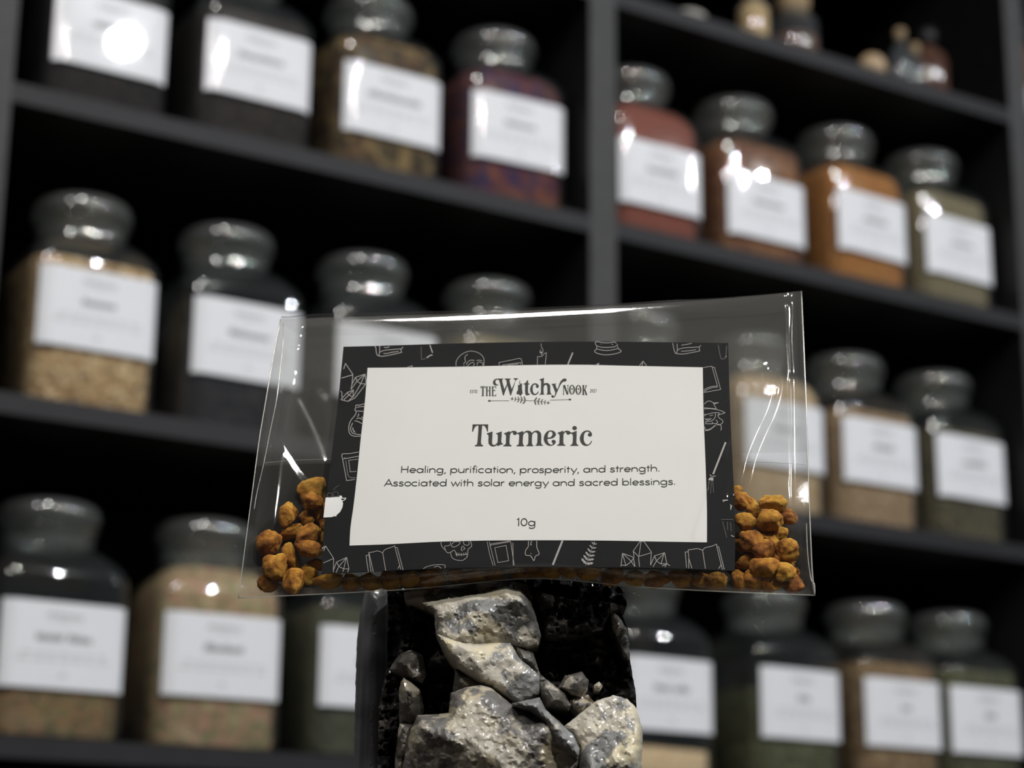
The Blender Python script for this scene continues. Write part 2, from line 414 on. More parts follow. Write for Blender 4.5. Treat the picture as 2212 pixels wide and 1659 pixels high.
# ------------------------------------------------------------------ small bottles on the top right shelf
M['cork'] = plain('cork', (.20, .145, .085), .85, .2, 300, .3, .4)
M['brown_fill'] = mottled('brown_fill', BR((92, 64, 48), (70, 48, 36)), 300)
M['tan_fill'] = mottled('tan_fill', BR((176, 152, 112), (150, 120, 80)), 300)
M['amber_glass'] = plain('amber_glass', (.06, .03, .022), .12, .5, 30, .2)
M['clear_thick'] = thin_glass('clear_thick', (.9, .93, .95), .03, .06, (.6, .65, .7), 1.5)
M['pale_wax'] = plain('pale_wax', (.24, .23, .21), .5, .4, 40, .1)
M['wood_ball'] = plain('pale_wood', (.32, .23, .14), .5, .4, 60, .2)
GZ = ZS['G'] + .0002
def turned(name, s, wv, label, cat, parts):
    t = empty(name, S(s, wv, GZ), SROT); tag(t, label, cat, 'small things on the top right shelf')
    for pn, prof, mat in parts:
        o = lathe(prof, 28, True).build(pn, M[mat], t, True); fix_normals(o)
    return t
turned('candle_stub', 1.0, -.01, 'low pale candle stub at the left of the top right shelf', 'candle',
       [('wax', [(.016, 0), (.017, .002), (.017, .012), (.013, .015), (.006, .0135)], 'pale_wax'), ('wick', [(.0008, .0135), (.0008, .019), (.0004, .020)], 'amber_glass')])
turned('corked_vial', 1.077, -.012, 'cream-filled vial with cork on the top right shelf', 'vial',
       [('glass', [(.0135, 0), (.0155, .002), (.0155, .042), (.010, .050), (.010, .058)], 'clear_thick'),
        ('filling', [(.0125, .001), (.0140, .003), (.0140, .040), (.0085, .046)], 'tan_fill'), ('cork', [(.009, .052), (.0098, .066), (.009, .067)], 'cork')])
turned('squat_jar', 1.14, -.03, 'squat jar of brown herb with cork on the top right shelf', 'jar',
       [('glass', [(.021, 0), (.0235, .003), (.0235, .05), (.018, .057), (.016, .062)], 'clear_thick'),
        ('filling', [(.020, .001), (.022, .003), (.022, .034), (.01, .036)], 'brown_fill'), ('cork', [(.0145, .057), (.016, .075), (.015, .076)], 'cork')])
turned('wooden_ball', 1.218, -.010, 'pale wooden ball on a ring foot on the top right shelf', 'ornament',
       [('ball', [(.0135*math.sin(math.radians(a)), .018-.0135*math.cos(math.radians(a))) for a in (4, 20, 40, 60, 80, 100, 120, 140, 160, 176)], 'wood_ball'),
        ('foot', [(.007, 0), (.009, .001), (.0085, .005), (.007, .006)], 'amber_glass')])
turned('clear_vial', 1.244, .002, 'slim clear vial catching a white glare on the top right shelf', 'vial',
       [('glass', [(.009, 0), (.011, .002), (.011, .034), (.006, .041), (.006, .05)], 'clear_thick'), ('cork', [(.005, .046), (.0058, .058), (.005, .059)], 'cork')])
turned('clear_vial', 1.266, -.002, 'slim clear vial standing beside the brown bottle', 'vial',
       [('glass', [(.007, 0), (.0085, .002), (.0085, .03), (.0055, .036), (.0055, .042)], 'clear_thick'), ('cork', [(.0045, .038), (.0052, .05), (.0045, .051)], 'cork')])
turned('brown_bottle', 1.302, -.022, 'dark brown dropper bottle at the right of the top shelf', 'bottle',
       [('glass', [(.018, 0), (.0195, .002), (.0195, .048), (.017, .055), (.009, .060), (.009, .066)], 'amber_glass'), ('cap', [(.0105, .064), (.0105, .082), (.007, .084)], 'black_laminate')])
turned('brown_bottle', 1.425, -.02, 'brown bottle with pale label cut by the right frame edge', 'bottle',
       [('glass', [(.022, 0), (.0235, .002), (.0235, .075), (.018, .085), (.010, .090), (.010, .1)], 'brown_fill'), ('paper_label', [(.0238, .012), (.0241, .0125), (.0241, .042), (.0238, .0425)], 'pale_wax'), ('cap', [(.012, .098), (.012, .118), (.008, .12)], 'black_laminate')])

# ------------------------------------------------------------------ the plane of the bag (leans back 17 degrees)
def cdir(a, b, c): return RT*a + UP*b + F*c
BR_ = cdir(1, .0087, -.0773).normalized()                # along the card's width
BU_ = cdir(278, 6746.5, 4357.76).normalized()            # up the card
BN_ = BR_.cross(BU_).normalized()                        # out of the card towards the viewer
BO_ = CAM + ray(1141, 985)*Z0                            # middle of the card
def on_plane(px, py, c=0.0):
    d = ray(px, py); o = BO_ + BN_*c
    return CAM + d*((o-CAM).dot(BN_)/d.dot(BN_))
def ab(p):
    q = p-BO_; return q.dot(BR_), q.dot(BU_)
def card_c(a, b):
    t = min(1, max(0, (b+.029)/.058))
    return (.0012-.0006*t)*(1-(a/.0445)**2)
def on_card(px, py, off=0.0):
    c = 0.0
    for _ in range(3):
        a, b = ab(on_plane(px, py, c)); c = card_c(a, b)+off
    return on_plane(px, py, c)
BAG_ROT = Matrix((BR_, BU_, BN_)).transposed()

def lerp(p, q, t): return tuple(a+(b-a)*t for a, b in zip(p, q))
def smooth_poly(pts, closed=False, n=5):
    """Catmull-Rom through pts"""
    out = []; k = len(pts)
    rng = range(k if closed else k-1)
    for i in rng:
        if closed: p0, p1, p2, p3 = pts[i-1], pts[i], pts[(i+1) % k], pts[(i+2) % k]
        else: p0, p1, p2, p3 = pts[max(0, i-1)], pts[i], pts[i+1], pts[min(k-1, i+2)]
        for j in range(n):
            t = j/n; t2 = t*t; t3 = t2*t
            out.append(tuple(.5*((2*b)+(-a+c)*t+(2*a-5*b+4*c-d)*t2+(-a+3*b-3*c+d)*t3) for a, b, c, d in zip(p0, p1, p2, p3)))
    if not closed: out.append(pts[-1])
    return out
class Print:
    """flat ink on the card: shapes given in photo pixels, laid on the card's own surface"""
    def __init__(s, off): s.v = []; s.f = []; s.off = off
    def tri(s, pts, tris):
        n = len(s.v)
        s.v += [on_card(x, y, s.off) for x, y in pts]
        for t in tris: s.f.append(tuple(i+n for i in t))
    def poly(s, pts, holes=()):
        loops = [[Vector((x, y, 0)) for x, y in pts]] + [[Vector((x, y, 0)) for x, y in h] for h in holes]
        flat = list(pts)
        for h in holes: flat += list(h)
        s.tri(flat, tessellate_polygon(loops))
    def disc(s, x, y, rx, ry=None, n=16):
        ry = ry or rx
        s.poly([(x+rx*math.cos(2*math.pi*k/n), y+ry*math.sin(2*math.pi*k/n)) for k in range(n)])
    def ring(s, x, y, rx, ry, ix, iy, n=24):
        s.poly([(x+rx*math.cos(2*math.pi*k/n), y+ry*math.sin(2*math.pi*k/n)) for k in range(n)],
               [[(x+ix*math.cos(2*math.pi*k/n), y+iy*math.sin(2*math.pi*k/n)) for k in range(n)]])
    def stroke(s, pts, wd, closed=False):
        """ribbon of width wd (a number or one per point)"""
        k = len(pts)
        if k < 2: return
        ws = wd if isinstance(wd, (list, tuple)) else [wd]*k
        L, Rr = [], []
        for i, (x, y) in enumerate(pts):
            a = pts[i-1] if (i > 0 or closed) else pts[i]
            c = pts[(i+1) % k] if (i < k-1 or closed) else pts[i]
            d1 = Vector((x-a[0], y-a[1])); d2 = Vector((c[0]-x, c[1]-y))
            if d1.length < 1e-6: d1 = d2
            if d2.length < 1e-6: d2 = d1
            d1.normalize(); d2.normalize(); t = d1+d2
            if t.length < .3: t = d1.copy()
            t.normalize(); nrm = Vector((-t.y, t.x)); m = 1/max(.5, nrm.dot(Vector((-d1.y, d1.x))))
            h = ws[i]/2*m
            L.append((x+nrm.x*h, y+nrm.y*h)); Rr.append((x-nrm.x*h, y-nrm.y*h))
        n = len(s.v)
        s.v += [on_card(x, y, s.off) for x, y in L+Rr]
        for i in range(k if closed else k-1):
            j = (i+1) % k
            s.f.append((n+i, n+j, n+k+j, n+k+i))
    def build(s, name, mat, parent):
        o = mesh_obj(name, s.v, s.f, mat, parent, world=True)
        return o

M['card_black'] = plain('card_black', (.006, .006, .007), .75, .12, 60, .2)
M['card_white'] = plain('card_white', (.61, .61, .595), .75, .15, 60, .01)
M['card_ink'] = plain('card_ink', (.010, .009, .008), .5, .3)
M['card_ink_grey'] = plain('card_ink_grey', (.07, .06, .055), .5, .3)
M['doodle_line'] = plain('doodle_line', (.26, .25, .24), .5, .3)
M['doodle_faint'] = plain('doodle_faint', (.035, .033, .033), .5, .3)
M['doodle_white'] = plain('doodle_white', (.66, .66, .66), .5, .3)

card = empty('label_card', BO_ + BU_*(-.029), BAG_ROT)
tag(card, 'black bordered white product card reading Turmeric inside the clear bag', 'card')
# card body: thin curved sheet
TOPE = [(742, 749), (850, 746), (960, 742.5), (1100, 739.5), (1260, 737.8), (1420, 739), (1573, 741)]
BOTE = [(695, 1238.5), (800, 1234), (900, 1230), (1000, 1226.5), (1150, 1224.5), (1310, 1225.5), (1450, 1228), (1587, 1233)]
LEFTE = [(742, 749), (732, 850), (724, 920), (713, 1010), (705, 1085), (698, 1160), (695, 1238.5)]
RIGHTE = [(1573, 741), (1576, 850), (1580, 950), (1585, 1050), (1587.5, 1130), (1588, 1180), (1587, 1233)]
def samp(edge, t):
    sm = smooth_poly(edge, False, 8); L = [0]
    for p, q in zip(sm, sm[1:]): L.append(L[-1]+math.dist(p, q))
    d = t*L[-1]
    for i in range(len(sm)-1):
        if L[i+1] >= d:
            k = (d-L[i])/max(1e-9, L[i+1]-L[i]); return lerp(sm[i], sm[i+1], k)
    return sm[-1]
def coons(u, v, T=TOPE, Bm=BOTE, Lf=LEFTE, Rg=RIGHTE):
    tp, bt, lf, rg = samp(T, u), samp(Bm, u), samp(Lf, v), samp(Rg, v)
    c00, c10, c01, c11 = T[0], T[-1], Bm[0], Bm[-1]
    return tuple((1-v)*tp[i]+v*bt[i]+(1-u)*lf[i]+u*rg[i]-((1-u)*(1-v)*c00[i]+u*(1-v)*c10[i]+(1-u)*v*c01[i]+u*v*c11[i]) for i in (0, 1))
def sheet(T, Bm, Lf, Rg, nu, nv, off, thick):
    b = MB()
    for side in (0, 1):
        for j in range(nv+1):
            for i in range(nu+1):
                x, y = coons(i/nu, j/nv, T, Bm, Lf, Rg)
                b.v.append(on_card(x, y, off) - BN_*(thick*side))
    n = (nu+1)*(nv+1)
    for j in range(nv):
        for i in range(nu):
            a = j*(nu+1)+i; q = (a, a+nu+1, a+nu+2, a+1)
            b.f.append(q); b.f.append(tuple(n+k for k in reversed(q)))
    for i in range(nu):
        b.f.append((i, i+1, n+i+1, n+i)); a = nv*(nu+1)+i; b.f.append((a+1, a, n+a, n+a+1))
    for j in range(nv):
        a = j*(nu+1); b.f.append((a+nu+1, a, n+a, n+a+nu+1)); a += nu; b.f.append((a, a+nu+1, n+a+nu+1, n+a))
    return b
sheet(TOPE, BOTE, LEFTE, RIGHTE, 40, 24, 0, .00025).build('backing_card', M['card_black'], card, False, True)
WT = [(794, 794.5), (860, 794), (1000, 792), (1150, 788.5), (1260, 788), (1350, 790), (1518, 793.5)]
WB = [(755, 1178.5), (830, 1176), (890, 1173), (950, 1170), (1060, 1167.5), (1200, 1167), (1330, 1168), (1430, 1170), (1527, 1171.5)]
WL = [(794, 794.5), (788, 870), (779, 950), (772, 1020), (764, 1090), (757, 1140), (755, 1178.5)]
WR = [(1518, 793.5), (1520, 900), (1524, 1000), (1527, 1100), (1527, 1171.5)]
sheet(WT, WB, WL, WR, 30, 20, .00006, .00004).build('white_panel', M['card_white'], card, False, True)

# ---- title: Turmeric
Z1 = lambda pts: [(1015+x/15.8, 910+y/15.8) for x, y in pts]
Z2 = lambda pts: [(1145+x/15.8, 910+y/15.8) for x, y in pts]
t = Print(.00010)
t.poly(Z1([(92,105),(628,105),(624,230),(618,350),(588,350),(565,260),(530,190),(480,145),(425,138),(408,300),(395,500),(378,720),(395,790),(455,825),(455,850),(165,850),(165,828),(235,795),(258,720),(275,500),(290,300),(290,138),(230,150),(170,205),(130,290),(112,350),(75,350),(85,230)]))
t.poly(Z1([(572,415),(775,345),(770,500),(757,730),(775,790),(815,808),(870,795),(925,745),(948,690),(955,500),(945,450),(885,415),(1090,345),(1085,500),(1070,690),(1090,745),(1150,775),(1060,795),(935,850),(930,800),(870,840),(800,860),(740,850),(670,805),(635,740),(633,650),(640,500),(625,455),(580,432)]))
t.poly(Z1([(1160,412),(1330,345),(1365,340),(1380,370),(1370,460),(1358,600),(1350,740),(1370,795),(1425,828),(1420,850),(1135,850),(1140,828),(1205,795),(1230,740),(1235,500),(1215,450),(1170,425)]))
t.stroke(Z1([(1368,450),(1385,405),(1410,372),(1450,350),(1520,352)]), [1.2, 1.6, 2.2, 2.8, 3.4])
t.disc(*Z1([(1538,398)])[0], 4.4, 4.3)
t.poly(Z1([(1585,400),(1620,398),(1790,340),(1820,335),(1825,380),(1815,500),(1802,700),(1815,795),(1855,825),(1855,850),(1592,850),(1595,825),(1650,800),(1672,740),(1685,500),(1672,445),(1620,420),(1590,425)]))
t.poly(Z1([(1822,400),(1880,345),(1960,318),(2040,325),(2100,365),(2125,430),(2120,560),(2115,720),(2130,795),(2170,825),(2165,845),(1925,845),(1925,825),(1975,795),(1995,730),(2000,560),(2000,450),(1980,395),(1930,370),(1880,390),(1835,440),(1822,480)]))
t.poly(Z2([(60,400),(120,345),(200,315),(280,320),(345,365),(382,440),(385,560),(378,720),(395,790),(450,820),(450,830),(180,830),(185,818),(225,790),(245,720),(255,560),(255,440),(235,390),(185,365),(130,385),(85,440),(65,480)]))
t.poly(Z2([(470,560),(490,470),(545,380),(620,325),(700,308),(780,320),(845,360),(885,420),(885,460),(850,520),(790,565),(710,590),(600,597),(595,640),(610,700),(650,765),(710,800),(755,795),(785,760),(740,700),(735,680),(750,645),(800,630),(850,645),(880,690),(870,740),(830,790),(760,825),(680,835),(600,815),(530,765),(485,690),(468,620)]),
       [Z2([(605,555),(605,480),(625,410),(660,355),(700,340),(745,360),(770,410),(770,450),(735,510),(690,550)])])
t.poly(Z2([(940,390),(1130,320),(1140,320),(1145,400),(1140,500),(1135,700),(1150,775),(1210,815),(1205,830),(920,830),(925,812),(975,785),(1000,740),(1010,500),(1000,445),(945,405)]))
t.stroke(Z2([(1142,430),(1160,390),(1190,358),(1230,342),(1280,342)]), [1.0, 1.8, 2.6, 2.8, 3.4])
t.disc(*Z2([(1305,388)])[0], 4.3, 4.2)
t.poly(Z2([(1345,345),(1400,385),(1450,380),(1590,320),(1590,500),(1580,720),(1600,785),(1655,815),(1650,835),(1370,835),(1375,815),(1430,785),(1455,720),(1465,500),(1450,445),(1400,415),(1340,420)]))
t.disc(*Z2([(1520,230)])[0], 5.0, 4.4)
t.poly(Z2([(1697,590),(1715,490),(1765,400),(1840,335),(1930,308),(2020,320),(2085,370),(2118,440),(2112,480),(2080,515),(2030,520),(1985,495),(1972,455),(1990,415),(2030,395),(2020,370),(1975,350),(1930,350),(1880,380),(1845,450),(1832,550),(1835,640),(1860,720),(1905,775),(1950,795),(2010,780),(2060,730),(2085,670),(2115,670),(2100,720),(2060,780),(1990,825),(1910,840),(1830,820),(1760,765),(1715,680)]))
t.build('title_lettering', M['card_ink'], card)

# ---- logo: ESTD - THE Witchy NOOK - 2021
Z3 = lambda pts: [(1012+x/15.8, 810+y/15.8) for x, y in pts]
Z4 = lambda pts: [(1152+x/15.8, 810+y/15.8) for x, y in pts]
t = Print(.00010)
def rect(Z, x0, y0, x1, y1): t.poly(Z([(x0, y0), (x1, y0), (x1, y1), (x0, y1)]))
t.poly(Z3([(1030,335),(980,355),(920,358),(860,325),(832,265),(838,210),(880,155),(950,125),(1020,120),(1190,120),(1185,135),(1150,165),(1155,230),(1225,490),(1310,310),(1300,210),(1280,160),(1240,135),(1235,120),(1445,120),(1440,135),(1400,165),(1405,230),(1475,480),(1600,200),(1590,160),(1540,135),(1540,110),(1695,110),(1690,130),(1630,165),(1600,230),(1455,690),(1425,690),(1325,350),(1205,695),(1175,690),(1075,280),(1050,190),(1020,150),(960,155),(925,195),(920,250),(940,300),(985,325)]))
t.poly(Z3([(1690,345),(1750,330),(1775,290),(1830,290),(1825,440),(1840,580),(1850,640),(1810,655),(1795,700),(1765,715),(1735,660),(1640,650),(1650,580),(1690,500)]))
t.stroke(Z3([(1740,170),(1768,215),(1735,255),(1755,300)]), [.5, .9, 1.2, 1.8])
t.poly(Z3([(1880,300),(1950,265),(2010,175),(2035,180),(2035,285),(2080,290),(2070,320),(2035,325),(2030,560),(2045,630),(2080,640),(2110,625),(2090,660),(2040,690),(1980,690),(1940,650),(1930,580),(1935,325),(1885,315)]))
t.poly(Z4([(-110,480),(-90,400),(-40,320),(30,282),(100,285),(160,320),(190,375),(180,420),(140,440),(100,425),(85,390),(105,350),(70,320),(20,330),(-15,390),(-20,480),(-10,570),(30,640),(80,640),(130,610),(165,555),(188,565),(160,630),(100,675),(20,685),(-50,650),(-95,580)]))
t.poly(Z4([(205,155),(300,120),(365,95),(360,300),(400,275),(470,270),(540,300),(580,370),(580,560),(600,630),(635,660),(440,665),(475,630),(485,560),(480,400),(455,340),(410,330),(360,380),(350,470),(355,630),(390,665),(200,670),(250,630),(262,560),(268,220),(250,180)]))
t.poly(Z4([(615,305),(790,290),(760,320),(765,370),(815,490),(850,420),(900,270),(950,190),(1020,130),(1090,115),(1135,150),(1130,200),(1100,215),(1030,225),(970,270),(920,350),(850,500),(800,610),(770,690),(730,750),(680,775),(640,765),(612,725),(625,690),(660,685),(690,705),(700,735),(730,700),(755,600),(690,430),(655,340)]))
# THE
rect(Z3, 468, 400, 518, 715); rect(Z3, 415, 386, 582, 404); t.poly(Z3([(413,404),(424,470),(455,404)])); t.poly(Z3([(545,404),(572,468),(582,404)])); rect(Z3, 445, 705, 528, 720)
rect(Z3, 604, 400, 650, 715); rect(Z3, 706, 400, 752, 715); rect(Z3, 650, 528, 706, 545)
for a in (592, 694): rect(Z3, a, 390, a+70, 405); rect(Z3, a-4, 703, a+66, 718)
rect(Z3, 806, 395, 850, 710); rect(Z3, 796, 388, 946, 404); t.poly(Z3([(910,402),(946,402),(946,470)])); rect(Z3, 850, 516, 900, 532); t.poly(Z3([(908,485),(908,565),(880,525)])); rect(Z3, 788, 702, 946, 718); t.poly(Z3([(905,702),(946,635),(946,705)]))
# NOOK
rect(Z4, 1022, 345, 1046, 668); t.poly(Z4([(1020,342),(1085,342),(1192,665),(1140,665)])); rect(Z4, 1172, 342, 1194, 660); rect(Z4, 1006, 655, 1060, 670); rect(Z4, 1155, 340, 1202, 354)
for cx, cy in ((1322, 500), (1540, 505)):
    t.ring(*Z4([(cx, cy)])[0], 6.5, 10.4, 3.2, 9.0)
    q = Z4([(cx, cy-25)])[0]; t.poly([(q[0], q[1]-2.2), (q[0]+1.9, q[1]), (q[0], q[1]+2.2), (q[0]-1.9, q[1])])
    t.disc(*Z4([(cx, cy+78)])[0], 1.0)
rect(Z4, 1682, 350, 1735, 672); t.poly(Z4([(1732,525),(1795,352),(1826,352),(1762,540)])); t.poly(Z4([(1735,500),(1772,478),(1845,682),(1788,682)])); rect(Z4, 1664, 346, 1750, 358); rect(Z4, 1660, 662, 1750, 676); rect(Z4, 1775, 348, 1838, 360)
# arrows
t.stroke(Z3([(720,880),(1000,878),(1390,876)]), .75); t.disc(*Z3([(715,881)])[0], 3.1, 1.8)
t.stroke(Z4([(570,858),(900,848),(1250,836)]), .75); t.disc(*Z4([(1250,835)])[0], 3.1, 1.8)
t.build('logo_lettering', M['card_ink'], card)
t = Print(.00010)
def tiny(x, y, wd, h, strokes):
    for st in strokes: t.stroke([(x+a*wd, y+b*h) for a, b in st], .85)
def word(Z, x0, x1, y0, y1, letters):
    (ax, ay), (bx, by) = Z([(x0, y0)])[0], Z([(x1, y1)])[0]
    n = len(letters); cw = (bx-ax)/n
    for i, L in enumerate(letters): tiny(ax+i*cw, ay, cw*.72, by-ay, L)
GE = [[(0,0),(0,1)],[(0,0.05),(1,.05)],[(0,.5),(.8,.5)],[(0,.95),(1,.95)]]
GS = [[(1,.12),(.5,0),(0,.2),(.5,.5),(1,.78),(.5,1),(0,.88)]]
GT = [[(0,.05),(1,.05)],[(.5,0),(.5,1)]]
GD = [[(0,0),(0,1),(.6,1),(1,.6),(1,.4),(.6,0),(0,0)]]
G2 = [[(0,.2),(.5,0),(1,.25),(0,.97),(1,.97)]]
G0 = [[(.5,0),(1,.5),(.5,1),(0,.5),(.5,0)]]
G1 = [[(.1,.2),(.5,0),(.5,1)]]
word(Z3, 65, 315, 512, 608, [GE, GS, GT, GD]); word(Z4, 1945, 2190, 482, 590, [G2, G0, G2, G1])
def fern(base, tip, n, ln, flip=1):
    bx, by = base; tx, ty = tip; d = Vector((tx-bx, ty-by)); L = d.length; d.normalize(); pr = Vector((-d.y, d.x))
    t.stroke([base, tip], [.9, .5])
    for i in range(n):
        k = (i+.4)/n; sz = ln*(1-.62*k)
        for sd in (1, -1):
            o = Vector((bx, by))+d*(L*k); dr = (d*.55+pr*sd).normalized(); q = Vector((-dr.y, dr.x))
            e = o+dr*sz
            pts = [o, o+dr*sz*.3+q*sz*.2, o+dr*sz*.5+q*sz*.11, o+dr*sz*.68+q*sz*.18, e, o+dr*sz*.68-q*sz*.18, o+dr*sz*.5-q*sz*.11, o+dr*sz*.3-q*sz*.2]
            t.poly([(p.x, p.y) for p in pts])
    t.poly([(tx+d.x*2, ty+d.y*2), (tx-d.x*3+pr.x*1.4, ty-d.y*3+pr.y*1.4), (tx-d.x*3-pr.x*1.4, ty-d.y*3-pr.y*1.4)])
fern(Z3([(1990,872)])[0], Z3([(1450,805)])[0], 5, 10.5)
fern(Z4([(-5,872)])[0], Z4([(555,950)])[0], 5, 10.5)
t.stroke(Z3([(1960,866),(2100,880),(2212,872)]), .9)
t.build('logo_fine_print', M['card_ink_grey'], card)

# ---- small sans-serif lettering drawn with strokes
def ell(cx, cy, rx, ry, a0=0, a1=360, n=18):
    return [(cx+rx*math.cos(math.radians(a0+(a1-a0)*k/n)), cy+ry*math.sin(math.radians(a0+(a1-a0)*k/n))) for k in range(n+1)]
o_ = ell(.6, .5, .53, .45)
GL = {
 'o': (1.3, [ell(.62, .5, .55, .45)]), 'a': (1.4, [o_, [(1.15, 0), (1.15, .97)]]), 'b': (1.4, [[(.1, 0), (.1, 1.6)], ell(.66, .5, .53, .45)]),
 'c': (1.22, [ell(.62, .5, .55, .45, 48, 312)]), 'd': (1.4, [o_, [(1.15, 0), (1.15, 1.6)]]),
 'e': (1.3, [[(.1, .5), (1.15, .5)], ell(.62, .5, .53, .45, 0, 315)]), 'f': (.66, [[(.28, 0), (.28, 1.2), (.34, 1.45), (.48, 1.56), (.66, 1.57)], [(.04, .94), (.58, .94)]]),
 'g': (1.4, [o_, [(1.15, .97), (1.15, -.12)]+ell(.63, -.12, .52, .36, 0, -150, 10)]),
 'h': (1.32, [[(.1, 0), (.1, 1.6)], ell(.6, .5, .48, .44, 180, 0, 10)+[(1.08, 0)]]),
 'i': (.42, [[(.14, 0), (.14, .95)], [(.14, 1.25), (.14, 1.42)]]), 'l': (.42, [[(.14, 0), (.14, 1.6)]]),
 'n': (1.32, [[(.1, 0), (.1, .97)], ell(.6, .5, .48, .44, 180, 0, 10)+[(1.08, 0)]]),
 'p': (1.4, [[(.1, -.52), (.1, .97)], ell(.66, .5, .53, .45)]), 'r': (.78, [[(.1, 0), (.1, .97)], [(.1, .55), (.22, .8), (.4, .92), (.66, .93)]]),
 's': (1.02, [smooth_poly([(.8, .76), (.62, .92), (.4, .95), (.16, .84), (.17, .64), (.42, .54), (.66, .44), (.8, .26), (.68, .09), (.42, .04), (.18, .09), (.05, .24)], False, 3)]),
 't': (.74, [[(.3, 0), (.3, 1.38)], [(.02, .95), (.62, .95)]]), 'u': (1.32, [[(.1, .97), (.1, .5)]+ell(.58, .5, .48, .44, 180, 360, 10)+[], [(1.08, .97), (1.08, 0)]]),
 'w': (1.7, [[(.02, .97), (.42, .03), (.8, .93), (1.18, .03), (1.58, .97)]]), 'y': (1.2, [[(.05, .97), (.6, .05)], [(1.12, .97), (.36, -.5)]]),
 'H': (1.5, [[(.1, 0), (.1, 1.5)], [(1.22, 0), (1.22, 1.5)], [(.1, .78), (1.22, .78)]]),
 'A': (1.58, [[(.02, 0), (.75, 1.5), (1.48, 0)], [(.3, .48), (1.2, .48)]]),
 ',': (.42, [[(.24, .14), (.06, -.28)]]), '.': (.4, [[(.16, .0), (.16, .2)]]), ' ': (.66, []),
 '1': (.62, [[(.0, 1.22), (.3, 1.5), (.3, 0)]]), '0': (1.32, [ell(.6, .75, .5, .7)]),
}
def text_line(pr, txt, x0, x1, base, xh, wd):
    """base: list of baseline points (px); letters follow it and lean with the card"""
    tot = sum(GL[c][0] for c in txt) - .1
    sx = (x1-x0)/tot
    def bl(x):
        for (ax, ay), (bx, by) in zip(base, base[1:]):
            if x <= bx or (bx, by) == base[-1]: return ay+(by-ay)*(x-ax)/(bx-ax)
    x = 0.0
    for ch in txt:
        adv, strokes = GL[ch]
        for st in strokes:
            pts = []
            for gx, gy in st:
                X = x0+(x+gx)*sx; Y = bl(X); h = gy*xh
                k = h/(Y+5917); pts.append((X+(1384-X)*k, Y-h))
            pr.stroke(pts, wd)
        x += adv
t = Print(.00010)
text_line(t, 'Healing, purification, prosperity, and strength.', 866, 1425, [(860, 1021.2), (1060, 1021.4), (1180, 1021.4), (1300, 1020.2), (1430, 1018)], 9.6, 2.0)
t.build('text_line', M['card_ink'], card)
t = Print(.00010)
text_line(t, 'Associated with solar energy and sacred blessings.', 830, 1459, [(825, 1050), (1000, 1050), (1200, 1049.6), (1320, 1048.6), (1460, 1046.8)], 9.6, 2.0)
t.build('text_line', M['card_ink'], card)
t = Print(.00010)
text_line(t, '10g', 1116.5, 1157, [(1100, 1136), (1170, 1136)], 10.8, 2.2)
t.build('weight_text', M['card_ink'], card)

# ---- white line drawings on the black border
def doodles(name, Z, shapes, mat='doodle_line', wd=1.7):
    t = Print(.00008)
    for sh in shapes:
        if isinstance(sh, dict):
            if 'poly' in sh: t.poly(Z(sh['poly']))
            elif 's' in sh: t.stroke(smooth_poly(Z(sh['s']), False, 4), sh.get('w', wd))
            elif 'l' in sh: t.stroke(Z(sh['l']), sh.get('w', wd))
        else: t.stroke(Z(sh), wd)
    return t.build(name, M[mat], card)
def Zm(ox, oy, sc): return lambda pts: [(ox+x/sc, oy+y/sc) for x, y in pts]
Za = Zm(735, 735, 11.06)
doodles('book_drawing', Za, [{'s': [(815,130),(850,180),(860,280),(880,350),(930,375),(1040,380),(1250,340),(1470,290)]}, {'s': [(1470,290),(1450,230),(1500,160)]}, {'s': [(1455,205),(1200,225),(1040,245),(950,285),(925,330),(935,370)]}, {'s': [(1030,315),(1110,315),(1250,285),(1395,265)]}, [(925,140),(945,150),(940,280)], {'s': [(1045,165),(1100,178),(1175,150)]}])
doodles('candle_drawing', Za, [[(2140,110),(2205,300)], {'s': [(2205,350),(2130,370),(2090,410),(2060,400)]}], wd=2.4)
doodles('candle_drawing', Za, [[(1930,150),(1940,460),(2050,440)]], 'doodle_faint', 2)
doodles('crystal_drawing', Za, [[(80,690),(125,555),(300,815),(285,1010),(255,1180)], [(25,905),(300,825)], [(365,885),(590,810),(615,960),(605,1045)], [(365,885),(400,975),(480,1035),(605,1045)], [(400,975),(585,815)], [(490,1030),(590,815)], [(365,885),(275,1060)], [(400,975),(255,1180)], [(490,1040),(310,1350)], [(605,1050),(350,1380),(185,1460)], [(15,1420),(165,1250),(315,1190),(305,1350),(180,1460),(15,1420)], [(165,1250),(205,1310),(310,1355)], [(205,1310),(315,1195)], [(205,1310),(80,1425)], [(10,1210),(40,1250),(40,1360)]])
doodles('sprig_drawing', Za, [{'s': [(1600,648),(1660,625),(1725,610),(1700,640)]}], wd=1.3)
Zb = Zm(960, 735, 7.373)
doodles('skull_drawing', Zb, [{'s': [(185,410),(190,330),(250,245),(340,190),(430,172),(530,195),(600,245),(630,310),(625,410)]}, {'s': [(372,222),(330,260),(328,310),(335,340),(300,378)]}, {'s': [(345,385),(390,330),(440,315),(478,325)]}, {'s': [(512,325),(555,315),(600,328)]}, {'s': [(360,410),(420,365),(455,350),(475,380),(460,410)]}, {'s': [(525,400),(520,370),(555,345),(605,360)]}, [(615,360),(610,405)], [(312,395),(312,415)]], wd=1.3)
doodles('box_drawing', Zb, [[(870,400),(870,355),(1195,288),(1225,300),(1245,392)], [(920,395),(1215,355),(1215,385)], [(1010,398),(1180,375)]], wd=1.2)
